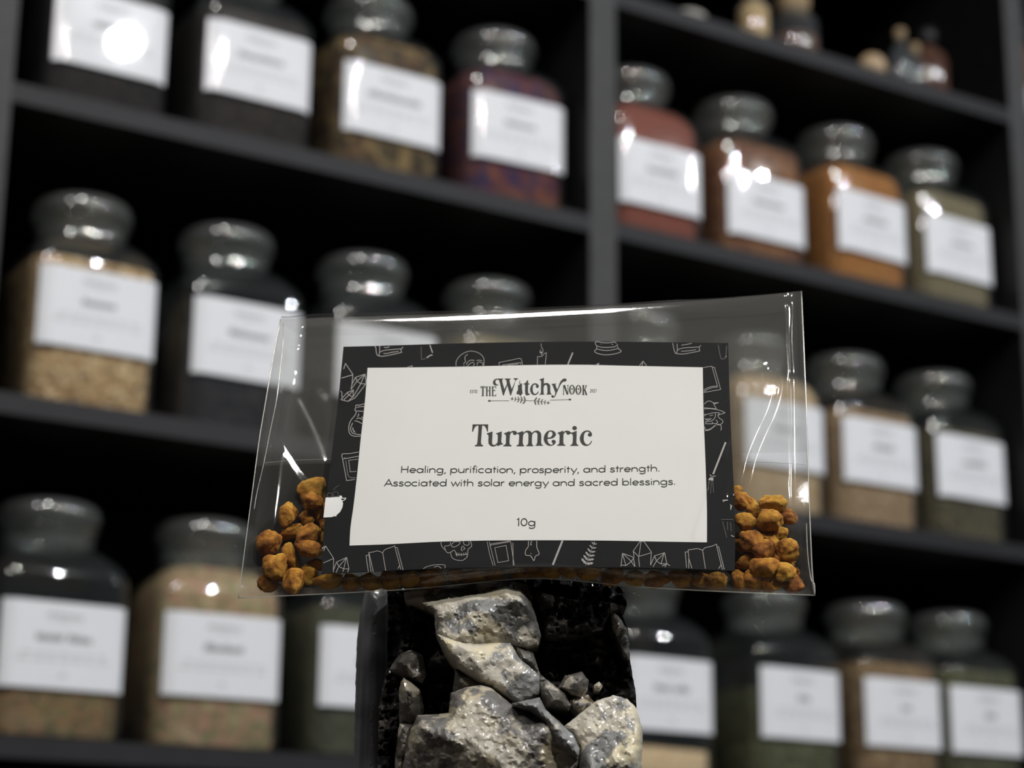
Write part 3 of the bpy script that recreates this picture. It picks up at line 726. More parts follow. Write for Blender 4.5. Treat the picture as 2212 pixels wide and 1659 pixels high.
doodles('candle_drawing', Zb, [[(1480,395),(1482,258)], {'s': [(1482,258),(1545,258),(1590,215),(1625,195)]}, [(1625,195),(1605,395)], {'s': [(1540,50),(1545,110),(1570,150),(1560,200),(1545,210),(1520,190),(1535,150)], 'w': 1.1}, {'poly': [(1520,190),(1545,180),(1565,195),(1545,222)]}, {'s': [(1545,215),(1543,240)]}], wd=1.2)
doodles('broom_drawing', Zb, [[(2045,195),(1965,388)]], wd=3.2)
Zc = Zm(1260, 735, 6.9125)
doodles('cauldron_drawing', Zc, [{'s': [(175,40),(205,22),(300,38),(400,38),(460,25),(495,48)]}, {'s': [(175,42),(205,85),(290,105),(400,105),(480,92),(515,60)]}, {'s': [(205,88),(205,128),(300,150),(400,150),(510,122),(512,90)]}, {'s': [(205,130),(168,160),(195,190),(290,215),(400,215),(520,190),(565,160),(515,122)]}, [(265,58),(272,60)], [(425,65),(445,58)]], wd=1.5)
doodles('book_drawing', Zc, [{'s': [(1335,40),(1350,120),(1370,185),(1400,200),(1500,205),(1740,160)]}, {'s': [(1740,160),(1730,110),(1755,75)]}, {'s': [(1735,100),(1560,110),(1450,125),(1400,160),(1400,198)]}, {'s': [(1460,165),(1550,160),(1685,142)]}, [(1400,50),(1405,150)], {'s': [(1465,72),(1530,65),(1620,45)]}], wd=1.4)
doodles('crystal_drawing', Zc, [[(838,378),(892,312),(945,380)], [(885,330),(878,380)], {'poly': [(170,372),(235,335),(235,372)]}], wd=1.5)
doodles('jar_drawing', Zc, [{'poly': [(2115,240),(2140,230),(2142,252),(2122,256)]}], wd=1)
doodles('jar_drawing', Zc, [[(2015,70),(2035,200),(2060,280),(2110,278),(2130,240),(2140,80)]], 'doodle_faint', 2)
Zd = Zm(1505, 790, 5.3556)
doodles('book_drawing', Zd, [[(75,22),(175,5),(240,235)], [(180,20),(205,18),(278,278)], [(80,310),(278,275)], {'s': [(80,285),(120,258),(180,240),(240,235)]}, {'s': [(85,300),(130,272),(190,252),(245,248)]}], wd=1.3)
doodles('witch_drawing', Zd, [{'s': [(88,445),(115,418),(150,408),(200,430),(255,425)]}, {'s': [(255,425),(215,440),(195,440),(230,500)]}, [(85,487),(220,498)], {'s': [(85,500),(150,498),(230,508),(290,525),(330,545)]}, {'s': [(330,545),(280,560),(245,572),(260,545),(190,545),(130,560),(85,565)]}, {'s': [(215,550),(215,590),(190,625),(150,645),(100,645)]}, {'s': [(245,570),(255,600),(300,635),(295,665),(260,685),(235,680)]}, {'s': [(95,610),(125,632),(170,610)]}, {'s': [(100,618),(165,615)]}, [(150,578),(190,570)], [(88,578),(105,574)], [(105,650),(105,672),(180,672),(180,650)], {'s': [(185,665),(270,685),(285,720),(278,748)]}, {'s': [(90,705),(105,740),(160,730),(210,690)]}, {'s': [(95,752),(150,742),(225,685)]}, {'s': [(220,628),(242,650),(228,668)]}], wd=1.35)
doodles('broom_drawing', Zd, [{'l': [(335,885),(190,1255)], 'w': 3.8}, {'poly': [(132,1320),(155,1290),(195,1295),(190,1332)]}, {'s': [(150,1260),(180,1280),(220,1275)], 'w': 1.5}])
doodles('broom_drawing', Zd, [[(150,1330),(120,1460)], [(170,1330),(160,1480)], [(185,1330),(195,1470)], [(140,1330),(135,1440)]], 'doodle_faint', 1.6)
doodles('sprig_drawing', Zd, [{'poly': [(300,1550),(360,1548),(360,1560),(300,1568)]}, {'poly': [(385,1600),(410,1620),(400,1655)]}], wd=1)
Ze = Zm(695, 860, 6.1454)
doodles('bottle_drawing', Ze, [{'s': [(568,75),(500,92),(455,95),(452,130),(440,150),(455,170),(565,175)]}, {'s': [(460,180),(440,230),(390,290),(362,360),(360,440),(380,480),(430,505),(525,505)]}, {'s': [(412,328),(385,390),(388,430),(420,470),(525,488)]}, {'s': [(435,303),(480,310),(550,348)]}, {'s': [(460,275),(500,265),(550,290)]}, {'s': [(490,205),(488,230),(472,248)]}, {'s': [(410,390),(420,430),(445,455)], 'w': 2.2}, {'s': [(565,112),(500,115),(470,125)]}, {'s': [(550,258),(525,252)]}])
doodles('book_drawing', Ze, [{'s': [(493,715),(380,735),(280,740),(268,760),(275,800),(300,805),(490,770)]}, [(275,800),(330,1095),(440,1080)], {'s': [(320,830),(340,980),(370,1050),(450,1058)], 'w': .9}, {'l': [(480,812),(358,825),(378,980),(460,972)], 'w': 1.2}, [(300,795),(310,790)]], wd=1.5)
doodles('cauldron_drawing', Ze, [{'poly': [(52,1320),(240,1310),(230,1295),(265,1295),(272,1318),(255,1335),(275,1365),(284,1400),(275,1450),(245,1510),(190,1560),(130,1580),(22,1585)]}, {'s': [(262,1330),(318,1328),(300,1352),(268,1365)], 'w': 1.6}, {'poly': [(160,1565),(195,1555),(195,1572)]}], 'doodle_white')
doodles('cauldron_drawing', Ze, [{'s': ell(185, 1275, 38, 32)}, {'s': ell(105, 1288, 34, 28)}, {'s': [(230,1155),(180,1190),(150,1225)]}], 'doodle_faint', 1.5)
Zf = Zm(690, 1160, 7.1355)
doodles('crystal_drawing', Zf, [[(40,170),(95,138),(220,330),(215,545)], [(95,140),(65,215)], [(90,140),(40,190)], [(60,400),(220,330)], [(220,500),(265,385),(420,315),(455,490),(435,540)], [(265,385),(300,455),(375,492),(450,492)], [(300,455),(418,318)], [(375,490),(415,320)], [(300,455),(255,548)], [(375,492),(360,535)]], wd=1.4)
doodles('book_drawing', Zf, [[(755,540),(718,288),(765,275)], [(795,535),(770,350),(760,240)], {'s': [(760,240),(840,228),(900,215),(975,243)]}, {'s': [(975,243),(1010,195),(1090,165),(1160,140)]}, [(975,243),(1022,520)], [(765,245),(830,535)], [(1160,130),(1170,180),(1255,500)], [(1172,162),(1200,165),(1290,510)], [(1235,440),(1210,490)]], wd=1.4)
doodles('sprig_drawing', Zf, [{'s': [(1600,490),(1650,460),(1740,435),(1850,425),(1935,435),(1930,485)]}, {'s': [(1765,465),(1830,450),(1880,485)]}], wd=1.2)
doodles('skull_drawing', Zf, [{'s': [(1872,78),(1885,140),(1940,205),(1975,245),(2020,235)]}, {'s': [(2035,120),(2080,75),(2165,78),(2150,115),(2080,155),(2040,145),(2035,120)]}, {'s': [(2020,80),(2005,130),(1930,145),(1945,205)]}, {'s': [(2020,235),(2070,205),(2095,225),(2110,285)]}, {'s': [(2025,240),(2035,300),(2080,345),(2170,362),(2210,360)]}, [(2100,270),(2210,275)], [(2118,240),(2118,300)], [(2150,245),(2150,295)], [(2185,245),(2188,295)], {'s': [(2200,140),(2185,200),(2212,212)]}], wd=1.3)
Zg = Zm(1000, 1160, 7.1355)
doodles('skull_drawing', Zg, [{'s': [(10,65),(15,110),(60,130),(95,110),(90,70)]}, {'s': [(115,62),(135,140),(80,190),(75,250),(60,310),(0,360)]}, {'s': [(0,140),(30,180),(0,192)]}, [(0,272),(75,262)], [(10,245),(15,285)], [(45,235),(50,280)]], wd=1.3)
doodles('book_drawing', Zg, [[(372,70),(415,280),(465,440)], [(405,70),(495,440)], [(410,130),(735,70)], [(410,110),(725,62)], [(735,70),(790,435)], [(770,90),(775,440)], [(490,165),(665,130),(705,365),(540,395),(490,165)]], wd=1.1)
doodles('candle_drawing', Zg, [{'s': [(1010,60),(1005,150),(970,200),(965,275),(1040,290),(1075,340),(1095,362),(1120,295),(1175,260),(1140,160),(1138,60)]}, {'s': [(1055,60),(1045,120),(1060,118)]}, {'s': [(1050,265),(1048,250)]}], wd=1.4)
doodles('broom_drawing', Zg, [[(1535,55),(1385,430)]], wd=4.2)
t = Print(.00008)
fern(Zg([(1890,440)])[0], Zg([(2030,75)])[0], 6, 17)
t.build('fern_drawing', M['doodle_line'], card)
Zh = Zm(1300, 1080, 7.3733)
doodles('crystal_drawing', Zh, [[(305,1060),(328,850),(500,910),(530,1060)], [(328,850),(385,1050)], [(340,855),(470,980),(515,910)], [(470,980),(385,1045),(305,1035)], [(470,980),(525,1060)], [(600,1065),(585,900),(500,815),(610,660),(670,660),(790,830),(775,1040)], [(625,665),(590,900),(790,840)], [(500,815),(515,900)], [(775,1040),(840,890),(1000,840),(1035,1015)], [(840,890),(870,970),(940,1020),(1040,1015),(1085,1050)], [(870,970),(1000,845)], [(945,1015),(990,850)], [(870,970),(815,1065)], [(960,1055),(1030,1020)], [(1030,1020),(1005,1070)]], wd=1.4)
doodles('book_drawing', Zh, [[(1350,1080),(1328,830),(1375,825)], {'s': [(1375,795),(1440,788),(1520,775),(1605,800)]}, {'s': [(1605,800),(1650,760),(1740,740),(1828,705)]}, [(1605,800),(1650,1095)], [(1375,795),(1385,930),(1435,1090)], [(1385,900),(1385,1090)], [(1828,700),(1835,760),(1920,1110)], [(1835,745),(1862,748),(1950,1110)], [(1895,1040),(1860,1095)]], wd=1.4)
doodles('broom_drawing', Zh, [[(1900,312),(2095,312)], [(1920,340),(1990,600)], [(2000,350),(2005,480)], [(2050,360),(2060,500)]], 'doodle_faint', 1.6)
doodles('broom_drawing', Zh, [{'poly': [(2050,555),(2105,575),(2110,590),(2070,580)]}, {'poly': [(1925,0),(1950,5),(1940,40)]}, {'poly': [(2050,80),(2065,110),(2055,170),(2045,140)]}], wd=1)

# ------------------------------------------------------------------ clear bag
M['film'] = thin_glass('bag_film', (.985, .985, .98), .06, .004, (.8, .8, .76), 1.0, .1, 900, .00005)
M['film_back'] = thin_glass('bag_film_back', (.96, .96, .95), .08, .05, (.8, .8, .76), 1.2, .15, 700, .0001)  # diffuse haze stands in for the ceiling reflected by the film layers
M['film_edge'] = thin_glass('bag_edge', (.8, .8, .78), .12, .35, (.75, .74, .68), 1.5)
bag = empty('clear_bag', BO_ + BU_*(-.034) - BN_*.004, BAG_ROT)
tag(bag, 'clear cellophane bag with folded top, balanced on the rock', 'bag')
BT = [(606, 690), (700, 686), (850, 682), (1000, 677), (1150, 670), (1300, 662), (1450, 652), (1600, 642), (1731, 629)]
BB = [(515, 1292), (640, 1286), (760, 1280), (880, 1273), (1000, 1262), (1100, 1252), (1180, 1250), (1280, 1258), (1380, 1268), (1500, 1275), (1630, 1281), (1760, 1286)]
BL = [(606, 690), (592, 760), (575, 860), (560, 950), (548, 1040), (536, 1130), (525, 1215), (515, 1292)]
BRt = [(1731, 629), (1736, 740), (1741, 860), (1744, 960), (1748, 1080), (1752, 1180), (1755, 1240), (1760, 1286)]
def segd(p, a, b):
    ax, ay = a; bx, by = b; dx, dy = bx-ax, by-ay; L = dx*dx+dy*dy
    t = max(0, min(1, ((p[0]-ax)*dx+(p[1]-ay)*dy)/L)) if L else 0
    return math.hypot(p[0]-ax-dx*t, p[1]-ay-dy*t), t
CREASE = [  # polyline (px), width (px), height (m)
 (smooth_poly([(1662, 800), (1668, 835), (1655, 885), (1632, 935), (1612, 985), (1601, 1030), (1589, 1070)], False, 4), 14, .0008),
 (smooth_poly([(1600, 905), (1575, 945), (1560, 990)], False, 3), 7, .00014),
 (smooth_poly([(606, 785), (650, 800), (690, 822), (722, 850)], False, 4), 24, .00042),
 (smooth_poly([(585, 930), (620, 965), (650, 1010), (690, 1060)], False, 4), 12, .00022),
 (smooth_poly([(655, 860), (690, 930), (712, 990)], False, 4), 12, .00020),
 (smooth_poly([(560, 1090), (552, 1150), (545, 1230)], False, 4), 9, .00022),
 (smooth_poly([(1731, 634), (1715, 680), (1702, 740), (1715, 800)], False, 4), 16, .0003),
 (smooth_poly([(1690, 1040), (1715, 1110), (1725, 1180), (1740, 1250)], False, 4), 12, .00012),
 (smooth_poly([(640, 705), (900, 700), (1150, 690), (1400, 675), (1600, 655), (1725, 632)], False, 4), 13, .00042),
 (smooth_poly([(620, 745), (700, 740), (760, 735)], False, 3), 8, .0002),
]
CBOX = [(min(p[0] for p in pl)-3*wd, max(p[0] for p in pl)+3*wd, min(p[1] for p in pl)-3*wd, max(p[1] for p in pl)+3*wd) for pl, wd, h in CREASE]
def front_c(px, py, u, v):
    g = lambda x: 1-(1-min(1, max(0, x)))**2.2
    e = g(u*20)*g((1-u)*28)*g((1-v)*12)
    c = -.0030 + .0052*e + .0024*e*math.exp(-((py-1100)/250)**2)
    for (pl, wd, h), (x0, x1, y0, y1) in zip(CREASE, CBOX):
        if x0 < px < x1 and y0 < py < y1:
            d = min(segd((px, py), p, q)[0] for p, q in zip(pl, pl[1:]))
            c += h*math.exp(-(d/wd)**2)*min(1, e*1.5+.1)
    return c + .00005*noise.noise(Vector((px*.012, py*.012, 3)))*e
def back_c(px, py, u, v):
    e = max(0, min(1, u*9, (1-u)*9, (1-v)*10))
    return -.0036 - (.0004+.0070*v**3)*math.sin(math.pi/2*e)
def edge_tab(edge, n):
    sm = smooth_poly(edge, False, 8); L = [0]
    for p, q in zip(sm, sm[1:]): L.append(L[-1]+math.dist(p, q))
    out = []; i = 0
    for k in range(n+1):
        d = L[-1]*k/n
        while i < len(L)-2 and L[i+1] < d: i += 1
        out.append(lerp(sm[i], sm[i+1], (d-L[i])/max(1e-9, L[i+1]-L[i])))
    return out
def film(name, cfun, nu, nv, v1=1.0, mat='film'):
    T_, B_, L_, R_ = edge_tab(BT, nu), edge_tab(BB, nu), edge_tab(BL, nv), edge_tab(BRt, nv)
    b = MB()
    jm = int(round(nv*v1))
    for j in range(jm+1):
        for i in range(nu+1):
            u, v = i/nu, j/nv
            p = tuple((1-v)*T_[i][k]+v*B_[i][k]+(1-u)*L_[j][k]+u*R_[j][k]-((1-u)*(1-v)*T_[0][k]+u*(1-v)*T_[-1][k]+(1-u)*v*B_[0][k]+u*v*B_[-1][k]) for k in (0, 1))
            b.v.append(on_plane(p[0], p[1], cfun(p[0], p[1], u, v)))
    for j in range(jm):
        for i in range(nu):
            a = j*(nu+1)+i; b.f.append((a, a+nu+1, a+nu+2, a+1))
    return b.build(name, M[mat], bag, True, True)
film('front_film', front_c, 240, 130)
film('back_film', back_c, 60, 36, 1.0, 'film_back')
film('folded_flap', lambda x, y, u, v: -.0052-.0008*v, 60, 36, .52, 'film_back')
# rolled fold along the top
b = MB(); nseg = 60; nr = 10
Tt = edge_tab(BT, nseg)
for i in range(nseg+1):
    u = i/nseg; r = .0026*(1-u)**.6*min(1, .35+u*12)+.0006
    x, y = Tt[i]
    cf = front_c(x, y, u, 0); cb = back_c(x, y, u, 0)-.0012
    p0 = on_plane(x, y, cf)
    for k in range(nr+1):
        a = math.pi*k/nr
        b.v.append(p0 + BU_*(r*.9*math.sin(a)) - BN_*((cf-cb)*(1-math.cos(a))/2))
for i in range(nseg):
    for k in range(nr):
        a = i*(nr+1)+k; b.f.append((a, a+1, a+nr+2, a+nr+1))
b.build('top_fold', M['film'], bag, True, True)
def seam(name, pts, rad, cz, mat='film_edge'):
    """thin bead of welded film following pts (px)"""
    b = MB(); n = 6; P = []
    for i, (x, y) in enumerate(pts):
        c = cz(i/(len(pts)-1), x, y) if callable(cz) else cz
        P.append(on_plane(x, y, c))
    rings = []
    for i, p in enumerate(P):
        tng = (P[min(i+1, len(P)-1)]-P[max(i-1, 0)]).normalized(); s1 = tng.cross(BN_).normalized()
        rings.append([p + s1*(rad*math.cos(2*math.pi*k/n)) + BN_*(rad*math.sin(2*math.pi*k/n)) for k in range(n)])
    b.rings(rings); return b.build(name, M[mat], bag, True, True)
seam('side_seam', edge_tab(BL, 40), .00013, -.003)
seam('side_seam', edge_tab(BRt, 40), .00016, -.003)
seam('bottom_seam', edge_tab(BB, 60), .00013, -.003)
seam('inner_seam', smooth_poly([(612, 700), (611, 745), (606, 790), (598, 860), (584, 930), (570, 1000), (556, 1060), (549, 1100)], False, 5), .00011, -.0006)
seam('inner_seam', smooth_poly([(1742, 1130), (1745, 1200), (1752, 1250), (1759, 1262), (1760, 1284)], False, 5), .00014, -.0028)
seam('flap_edge', smooth_poly([(570, 1000), (640, 994), (716, 992)], False, 6), .00010, -.0075)
seam('flap_edge', smooth_poly([(1586, 998), (1660, 999), (1742, 1004)], False, 6), .00005, -.0075)

# ------------------------------------------------------------------ turmeric chunks
def turmeric_mat():
    m, nt, out = new_mat('turmeric_root')
    p = N_(nt, 'ShaderNodeBsdfPrincipled'); p.inputs['Roughness'].default_value = .8; p.inputs['Specular IOR Level'].default_value = .25
    nt.links.new(p.outputs[0], out.inputs[0])
    tc = N_(nt, 'ShaderNodeTexCoord'); oi = N_(nt, 'ShaderNodeObjectInfo')
    nz = N_(nt, 'ShaderNodeTexNoise'); nz.inputs['Scale'].default_value = 420; nz.inputs['Detail'].default_value = 6
    nt.links.new(tc.outputs['Object'], nz.inputs['Vector'])
    r = N_(nt, 'ShaderNodeValToRGB'); e = r.color_ramp.elements
    e.new(.5)
    for i, (ps, c) in enumerate(((.34, (.19, .062, .010)), (.5, (.37, .150, .017)), (.66, (.47, .255, .034)))):
        e[i].position = ps; e[i].color = rgba(c)
    ad = N_(nt, 'ShaderNodeMath', operation='MULTIPLY_ADD'); ad.inputs[1].default_value = .26; ad.inputs[2].default_value = -.13
    nt.links.new(oi.outputs['Random'], ad.inputs[0])
    a2 = N_(nt, 'ShaderNodeMath', operation='ADD'); nt.links.new(nz.outputs[0], a2.inputs[0]); nt.links.new(ad.outputs[0], a2.inputs[1])
    nt.links.new(a2.outputs[0], r.inputs[0]); nt.links.new(r.outputs[0], p.inputs['Base Color'])
    nb = N_(nt, 'ShaderNodeTexNoise'); nb.inputs['Scale'].default_value = 1100; nb.inputs['Detail'].default_value = 8; nb.inputs['Roughness'].default_value = .7
    nt.links.new(tc.outputs['Object'], nb.inputs['Vector'])
    b = N_(nt, 'ShaderNodeBump'); b.inputs['Strength'].default_value = .8; b.inputs['Distance'].default_value = .0009
    nt.links.new(nb.outputs[0], b.inputs['Height']); nt.links.new(b.outputs[0], p.inputs['Normal'])
    return m
M['turmeric'] = turmeric_mat()
# zoom centre x, y, radii, turn (deg), layer (0 front, 1 back)
PA = [(600,215,112,100,-40,1),(590,285,78,64,0,0),(420,380,66,84,5,0),(555,400,58,54,0,1),(660,360,54,64,20,1),(682,452,38,46,0,1),(440,505,92,50,-28,1),(552,528,108,68,-42,0),(672,570,52,54,0,1),(277,585,90,84,15,0),(432,690,62,102,-18,1),(566,640,96,62,8,0),(632,745,72,36,5,1),(330,760,88,94,0,0),(268,880,68,62,25,1),(462,868,78,86,0,0),(575,820,74,66,20,1)]
PB = [(1568,205,40,40,0,1),(1600,280,66,72,0,1),(1668,285,34,50,-30,1),(1702,350,58,48,10,1),(1836,294,94,58,8,0),(1945,395,76,58,15,1),(1815,425,106,72,12,0),(1638,436,74,70,-15,0),(1885,525,60,54,20,1),(1668,562,80,80,-25,0),(1800,560,52,100,-32,1),(1945,640,84,70,25,0),(1765,642,74,66,-10,0),(1600,610,52,78,-30,1),(1640,716,78,48,-28,1),(1912,716,88,56,15,1),(1780,770,100,74,8,0),(1925,803,72,64,10,0),(2008,800,26,30,0,1),(1690,862,84,74,10,1),(1832,892,84,58,0,1),(1995,900,72,68,-30,1),(1592,862,64,66,0,1)]
PC = [(710,866,100,58,-8,1),(875,872,74,58,8,1),(1025,868,82,56,15,1),(1165,862,78,60,0,1),(1310,852,88,54,0,1),(1480,846,104,66,-10,1),(1640,826,66,42,0,1),(1780,834,112,38,6,1),(1935,820,78,38,0,1),(2132,808,74,42,0,1)]
PD = [(62,808,78,44,0,1),(200,800,78,48,0,1),(330,800,62,48,0,1),(480,806,82,48,0,1),(670,840,92,58,0,1),(820,850,68,54,10,1),(980,852,98,60,5,1),(1160,848,88,56,0,1),(1300,862,72,56,0,1),(1420,872,82,56,-15,1)]
def chunk_mesh(seed, rx, ry, rz):
    bm = bmesh.new(); bmesh.ops.create_icosphere(bm, subdivisions=4, radius=1)
    rng = random.Random(seed); off = Vector((rng.uniform(0, 99), rng.uniform(0, 99), rng.uniform(0, 99)))
    planes = []
    for k in range(9):
        d = Vector((rng.gauss(0, 1), rng.gauss(0, 1), rng.gauss(0, 1))).normalized(); planes.append((d, rng.uniform(.62, .95)))
    for v in bm.verts:
        p = v.co.normalized(); r = 1.04
        for d, h in planes:
            c = p.dot(d)
            if c > 0:
                q = h/c
                if q < r: r = q + .06*(r-q)
        r *= 1.05+.16*noise.noise(p*1.3+off)+.11*noise.noise(p*2.8+off)+.055*noise.noise(p*6+off)+.025*noise.noise(p*13+off)
        p2 = p*r*1.05
        v.co = Vector((p2.x*rx, p2.y*ry, p2.z*rz))
    me = bpy.data.meshes.new('turmeric_chunk'); bm.to_mesh(me); bm.free()
    me.polygons.foreach_set('use_smooth', [True]*len(me.polygons)); me.materials.append(M['turmeric'])
    return me
ORD = ['topmost', 'second from top', 'third from top', 'fourth from top', 'fifth from top', 'sixth from top', 'seventh from top', 'eighth from top', 'ninth from top', 'tenth from top', 'eleventh from top', 'twelfth from top', '13th from top', '14th from top', '15th from top', '16th from top', '17th from top', '18th from top', '19th from top', '20th from top', '21st from top', '22nd from top', 'lowest']
ORDL = ['first', 'second', 'third', 'fourth', 'fifth', 'sixth', 'seventh', 'eighth', 'ninth', 'tenth', '11th', '12th', '13th', '14th', '15th', '16th', '17th', '18th', '19th', '20th']
LOWER = {}
seed = 100
def put_chunks(lst, ox, oy, labels, group):
    global seed
    order = sorted(range(len(lst)), key=lambda i: (lst[i][1] if group != 'turmeric row under the card' else ox+lst[i][0]))
    for i, (x, y, rx, ry, tr, back) in enumerate(lst):
        seed += 1; rng = random.Random(seed)
        px, py = ox+x/3.403, oy+y/3.403
        k = Z0/FPX/3.403
        c = -.0034 if not back else -.0058
        rz = min(.0029, .5*(rx+ry)*k*.85)
        c = min(c, .0012-rz) if not back else c
        me = chunk_mesh(seed, rx*k*.99, ry*k*1.06, rz*.95)
        o = bpy.data.objects.new('turmeric_chunk', me); COL.objects.link(o)
        o.matrix_world = Matrix.Translation(on_plane(px, py, c)) @ (BAG_ROT @ Matrix.Rotation(math.radians(-tr), 3, 'Z')).to_4x4()
        tag(o, labels[order.index(i)], 'turmeric', group)
put_chunks(PA, 500, 1000, ['orange turmeric chunk in the bag\'s left end, '+ORD[i] for i in range(len(PA)-1)]+['orange turmeric chunk in the bag\'s left end, lowest'], 'turmeric in the left end')
put_chunks(PB, 1130, 1000, ['orange turmeric chunk in the bag\'s right end, '+ORD[i] for i in range(len(PB)-1)]+['orange turmeric chunk in the bag\'s right end, lowest'], 'turmeric in the right end')
PE = PC + [(x+630*3.403, y, a, bb, tr, bk) for x, y, a, bb, tr, bk in PD]
put_chunks(PE, 500, 1000, ['shaded turmeric chunk under the card\'s lower edge, '+ORDL[i]+' from left' for i in range(len(PE))], 'turmeric row under the card')

# ------------------------------------------------------------------ the rock the bag stands on
def rock_mat(name, dark, light, warm, scale, thr, rough, bump, soft=.02, coat=.25):
    m, nt, out = new_mat(name)
    p = N_(nt, 'ShaderNodeBsdfPrincipled'); nt.links.new(p.outputs[0], out.inputs[0])
    tc = N_(nt, 'ShaderNodeTexCoord')
    n1 = N_(nt, 'ShaderNodeTexNoise'); n1.inputs['Scale'].default_value = scale; n1.inputs['Detail'].default_value = 5; n1.inputs['Roughness'].default_value = .52
    n2 = N_(nt, 'ShaderNodeTexNoise'); n2.inputs['Scale'].default_value = scale*7; n2.inputs['Detail'].default_value = 8; n2.inputs['Roughness'].default_value = .65
    n3 = N_(nt, 'ShaderNodeTexNoise'); n3.inputs['Scale'].default_value = scale*1.7; n3.inputs['Detail'].default_value = 4
    for n in (n1, n2, n3): nt.links.new(tc.outputs['Object'], n.inputs['Vector'])
    r = N_(nt, 'ShaderNodeValToRGB'); r.color_ramp.elements[0].position = thr-soft; r.color_ramp.elements[1].position = thr+soft
    nt.links.new(n1.outputs[0], r.inputs[0])
    rw = N_(nt, 'ShaderNodeValToRGB'); rw.color_ramp.elements[0].position = .5; rw.color_ramp.elements[1].position = .72
    rw.color_ramp.elements[0].color = rgba(light); rw.color_ramp.elements[1].color = rgba(warm)
    nt.links.new(n3.outputs[0], rw.inputs[0])
    rd = N_(nt, 'ShaderNodeValToRGB'); rd.color_ramp.elements[0].position = .3; rd.color_ramp.elements[1].position = .75
    rd.color_ramp.elements[0].color = rgba([c*.55 for c in dark]); rd.color_ramp.elements[1].color = rgba([c*1.5 for c in dark])
    nt.links.new(n2.outputs[0], rd.inputs[0])
    mx = N_(nt, 'ShaderNodeMix', data_type='RGBA')
    nt.links.new(r.outputs[0], mx.inputs[0]); nt.links.new(rd.outputs[0], mx.inputs[6]); nt.links.new(rw.outputs[0], mx.inputs[7])
    nt.links.new(mx.outputs[2], p.inputs['Base Color'])
    p.inputs['Roughness'].default_value = rough
    p.inputs['Coat Weight'].default_value = coat; p.inputs['Coat Roughness'].default_value = .12
    ad = N_(nt, 'ShaderNodeMath', operation='MULTIPLY_ADD'); ad.inputs[1].default_value = .35
    nt.links.new(r.outputs[0], ad.inputs[0]); nt.links.new(n2.outputs[0], ad.inputs[2])
    b = N_(nt, 'ShaderNodeBump'); b.inputs['Strength'].default_value = bump; b.inputs['Distance'].default_value = .0012
    nt.links.new(ad.outputs[0], b.inputs['Height']); nt.links.new(b.outputs[0], p.inputs['Normal'])
    return m
M['quartz'] = rock_mat('quartz_crust', (.115, .115, .112), (.33, .305, .255), (.42, .365, .225), 70, .495, .5, .35, .012)
M['boulder'] = rock_mat('smoky_boulder', (.085, .08, .075), (.26, .24, .195), (.33, .28, .175), 62, .565, .4, .4, .012)
M['smoky'] = rock_mat('smoky_quartz', (.065, .058, .05), (.27, .25, .21), (.32, .26, .17), 110, .56, .35, .4, .015)
M['tourmaline'] = rock_mat('black_tourmaline', (.010, .010, .011), (.07, .062, .055), (.15, .13, .11), 120, .53, .2, 1.0, .06, .55)  # paler patches in the colour stand in for brownish highlights
M['polished'] = plain('polished_stone', (.17, .17, .18), .16, .5, 60, .55)
for n in M['polished'].node_tree.nodes:
    if n.type == 'TEX_NOISE':
        mp = M['polished'].node_tree.nodes.new('ShaderNodeMapping'); mp.inputs['Scale'].default_value = (6, 6, .25)
        tcn = next(k for k in M['polished'].node_tree.nodes if k.type == 'TEX_COORD')
        M['polished'].node_tree.links.new(tcn.outputs['Object'], mp.inputs['Vector']); M['polished'].node_tree.links.new(mp.outputs[0], n.inputs['Vector'])
ROCK_Y = .4335
def on_y(px, py, y):
    d = ray(px, py); return CAM + d*(y/d.y)
rock = empty('mineral_rock', on_y(1100, 1659, ROCK_Y+.02).xyz*0 + Vector((.005, ROCK_Y+.02, CZ-.05)))
tag(rock, 'rough grey quartz and black tourmaline rock tower carrying the bag', 'rock')
Zr = Zm(740, 1230, 3.2529)
